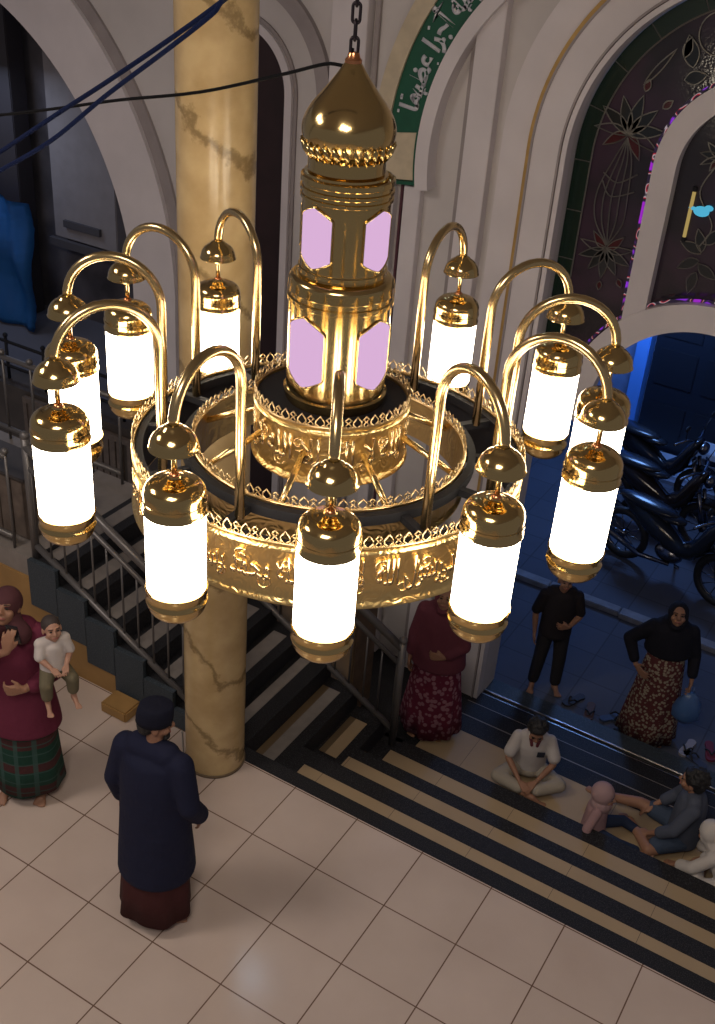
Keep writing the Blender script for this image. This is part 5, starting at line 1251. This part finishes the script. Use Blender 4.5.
bm = bmesh.new(); cap(bm, S_((-0.05, 0.13, 0.625)), S_((-0.03, 0.165, 0.56)), 0.014, 0.012); cap(bm, S_((0.05, 0.13, 0.625)), S_((0.03, 0.165, 0.56)), 0.014, 0.012); obj('collar', bm, mat('maroon_collar', (0.12, 0.02, 0.03), 0.7), by, True)

# ---- small girl in pink hijab, sitting with her back turned
gl = thing('person', 'small child in pale pink headscarf and top sitting on landing, seen from behind', 'person', (1.73, 1.46, -0.68), R(-80)); k = 0.56
S_ = lambda p: V3(p) * k
bm = bmesh.new(); torso(bm, S_((0, 0, 0.13)), S_((0, 0.03, 0.40)), S_((0, 0.04, 0.55)), S_((0, 0.06, 0.62)), 0.15 * k, k)
for q in (-1, 1):
    h, kn, an = S_((0.10 * q, 0.03, 0.11)), S_((0.22 * q, 0.38, 0.17)), S_((0.16 * q, 0.70, 0.085)); cap(bm, h, kn, 0.085 * k, 0.058 * k); cap(bm, kn, an, 0.056 * k, 0.034 * k); foot(bm, an, (0.2 * q, 0.6, 0.6), k, (0, -0.6, 0.7))
    arm(bm, S_((0.16 * q, 0.03, 0.53)), S_((0.27 * q, -0.04, 0.33)), S_((0.33 * q, -0.05, 0.12)), k); hand(bm, S_((0.33 * q, -0.05, 0.12)), (0.5 * q, 0.3, -0.45), (0, 0, -1), (0, 1, 0), k, 0.1)
P, rot = head(bm, S_((0, 0.07, 0.72)), (0.1, 0.9, 0.0), s=0.80); merge('body', bm, skinP, gl, 0.006); face_bits(gl, P, rot, 0.80)
pink = cloth('pale_pink_jersey', (0.36, 0.24, 0.24))
bm = bmesh.new(); sphere(bm, P(0, -0.022, 0.022), (0.083, 0.088, 0.092), 24, 16, rot)
for a in range(-60, 241, 14): sphere(bm, P(0.068 * math.cos(R(a)), 0.028, -0.010 + 0.084 * math.sin(R(a))), 0.015, 8, 6)
cap(bm, P(0, -0.02, -0.06), S_((0, 0.05, 0.58)), 0.065, 0.085); merge('headscarf', bm, pink, gl, 0.007, 2)
bm = bmesh.new()
stack(bm, [(0, 0.02 * k, z * k, rx * k, ry * k) for z, rx, ry in ((0.09, 0.215, 0.17), (0.22, 0.20, 0.16), (0.35, 0.185, 0.15), (0.48, 0.175, 0.14), (0.54, 0.14, 0.12))])
cap(bm, S_((-0.15, 0.03, 0.53)), S_((0.15, 0.03, 0.53)), 0.07 * k, 0.07 * k)
for q in (-1, 1): chain(bm, [S_((0.16 * q, 0.03, 0.53)), S_((0.27 * q, -0.04, 0.33)), S_((0.31 * q, -0.045, 0.20))], [0.07 * k, 0.064 * k, 0.066 * k])
merge('top', bm, cloth('pale_pink_top', (0.34, 0.21, 0.21)), gl, 0.007, 2)
bm = bmesh.new(); sphere(bm, S_((0, 0.03, 0.11)), (0.19 * k, 0.15 * k, 0.11 * k), 20, 12)
for q in (-1, 1): chain(bm, [S_((0.10 * q, 0.03, 0.12)), S_((0.22 * q, 0.38, 0.175)), S_((0.17 * q, 0.62, 0.12))], [0.10 * k, 0.076 * k, 0.06 * k])
merge('trousers', bm, cloth('navy_child_trousers', (0.02, 0.03, 0.06)), gl, 0.007)

# ---- boy in grey-blue shirt, one leg stretched to the left
b2 = thing('person', 'curly-haired boy in grey-blue shirt sitting at right edge with bare legs stretched out', 'person', (2.34, 1.76, -0.68), R(104)); k = 0.84
S_ = lambda p: V3(p) * k
bm = bmesh.new(); torso(bm, S_((0, 0, 0.13)), S_((0, -0.01, 0.42)), S_((0, 0.0, 0.58)), S_((0, 0.03, 0.66)), 0.16 * k, k)
for q, kn, an, fd in ((-1, (-0.20, 0.42, 0.12), (-0.16, 0.52, 0.075), (-0.3, 1, 0)), (1, (0.18, 0.40, 0.17), (0.26, 0.76, 0.075), (0.2, 0.8, 0.5))):
    if q < 0: kn, an = (-0.30, 0.28, 0.11), (0.02, 0.46, 0.08); fd = (0.8, 0.4, 0)
    cap(bm, S_((0.10 * q, 0.02, 0.11)), S_(kn), 0.085 * k, 0.056 * k); cap(bm, S_(kn), S_(an), 0.056 * k, 0.034 * k); foot(bm, S_(an), fd, k)
arm(bm, S_((-0.17, 0.0, 0.56)), S_((-0.24, 0.12, 0.35)), S_((-0.16, 0.30, 0.17)), k); hand(bm, S_((-0.16, 0.30, 0.17)), (0.3, 0.6, -0.4), (0, 0, -1), (1, 0, 0.1), k, 0.5)
arm(bm, S_((0.17, 0.0, 0.56)), S_((0.25, 0.10, 0.34)), S_((0.16, 0.28, 0.22)), k); hand(bm, S_((0.16, 0.28, 0.22)), (-0.3, 0.6, -0.4), (0, 0, -1), (-1, 0, 0.1), k, 0.5)
P, rot = head(bm, S_((0, 0.05, 0.745)), (0.25, 0.95, 0.05), s=0.93); merge('body', bm, skinM, b2, 0.0065); face_bits(b2, P, rot, 0.93); hair('hair', b2, P, rot, 1.0, None, True)
bm = bmesh.new()
stack(bm, [(0, 0, z * k, rx * k, ry * k) for z, rx, ry in ((0.09, 0.185, 0.15), (0.23, 0.18, 0.145), (0.36, 0.175, 0.14), (0.48, 0.175, 0.135), (0.56, 0.15, 0.115))]); cap(bm, S_((-0.09, 0, 0.595)), S_((0.09, 0, 0.595)), 0.068 * k, 0.068 * k)
cap(bm, S_((-0.165, 0.0, 0.56)), S_((0.165, 0.0, 0.56)), 0.066 * k, 0.066 * k)
chain(bm, [S_((-0.17, 0, 0.56)), S_((-0.24, 0.12, 0.35)), S_((-0.20, 0.21, 0.25))], [0.068 * k, 0.06 * k, 0.056 * k]); chain(bm, [S_((0.17, 0, 0.56)), S_((0.25, 0.10, 0.34)), S_((0.20, 0.2, 0.27))], [0.068 * k, 0.06 * k, 0.056 * k])
merge('shirt', bm, cloth('grey_blue_shirt', (0.075, 0.085, 0.115)), b2, 0.008, 2)
bm = bmesh.new(); sphere(bm, S_((0, 0.02, 0.12)), (0.185 * k, 0.145 * k, 0.11 * k), 20, 12); chain(bm, [S_((-0.10, 0.02, 0.125)), S_((-0.24, 0.22, 0.125))], [0.10 * k, 0.08 * k]); chain(bm, [S_((0.10, 0.02, 0.125)), S_((0.16, 0.28, 0.155))], [0.10 * k, 0.08 * k])
merge('shorts', bm, cloth('blue_grey_shorts', (0.05, 0.07, 0.11)), b2, 0.008)

# ---- child in white at the right edge
wc = thing('person', 'child in white clothes and white headscarf leaning forward at the right picture edge', 'person', (2.80, 1.50, -0.68), R(75)); k = 0.70
S_ = lambda p: V3(p) * k
bm = bmesh.new(); torso(bm, S_((0, 0, 0.13)), S_((0, 0.16, 0.34)), S_((0, 0.26, 0.44)), S_((0, 0.33, 0.48)), 0.15 * k, k)
for q in (-1, 1):
    cap(bm, S_((0.10 * q, 0.02, 0.11)), S_((0.30 * q, 0.26, 0.12)), 0.085 * k, 0.058 * k); cap(bm, S_((0.30 * q, 0.26, 0.12)), S_((0.02 * q, 0.40 + 0.06 * q, 0.08)), 0.056 * k, 0.034 * k); foot(bm, S_((0.02 * q, 0.40 + 0.06 * q, 0.08)), (-0.9 * q, 0.3, 0), k)
    arm(bm, S_((0.16 * q, 0.24, 0.42)), S_((0.25 * q, 0.38, 0.24)), S_((0.20 * q, 0.55, 0.10)), k); hand(bm, S_((0.20 * q, 0.55, 0.10)), (0, 0.9, -0.35), (0, 0, -1), (-q, 0, 0), k, 0.2)
P, rot = head(bm, S_((0, 0.40, 0.56)), (0.1, 0.9, -0.3), s=0.88); merge('body', bm, skinM, wc, 0.0065); face_bits(wc, P, rot, 0.88)
white = cloth('white_cotton_cloth', (0.52, 0.48, 0.44))
bm = bmesh.new(); sphere(bm, P(0, -0.022, 0.022), (0.084, 0.09, 0.094), 24, 16, rot)
for a in range(-60, 241, 14): sphere(bm, P(0.07 * math.cos(R(a)), 0.028, -0.010 + 0.086 * math.sin(R(a))), 0.015, 8, 6)
cap(bm, P(0, -0.03, -0.05), S_((0, 0.22, 0.42)), 0.075, 0.11); merge('headscarf', bm, white, wc, 0.007, 2)
bm = bmesh.new()
stack(bm, [(0, (0.02 + 0.20 * t) * k, (0.12 + 0.28 * t) * k, 0.19 * k, 0.15 * k) for t in (0, 0.33, 0.66, 1.0)])
cap(bm, S_((-0.15, 0.25, 0.43)), S_((0.15, 0.25, 0.43)), 0.07 * k, 0.07 * k)
for q in (-1, 1):
    chain(bm, [S_((0.16 * q, 0.24, 0.42)), S_((0.25 * q, 0.38, 0.24)), S_((0.21 * q, 0.50, 0.14))], [0.07 * k, 0.066 * k, 0.07 * k]); chain(bm, [S_((0.10 * q, 0.02, 0.13)), S_((0.30 * q, 0.26, 0.13)), S_((0.1 * q, 0.38, 0.12))], [0.105 * k, 0.08 * k, 0.075 * k])
merge('robe', bm, white, wc, 0.008, 2)
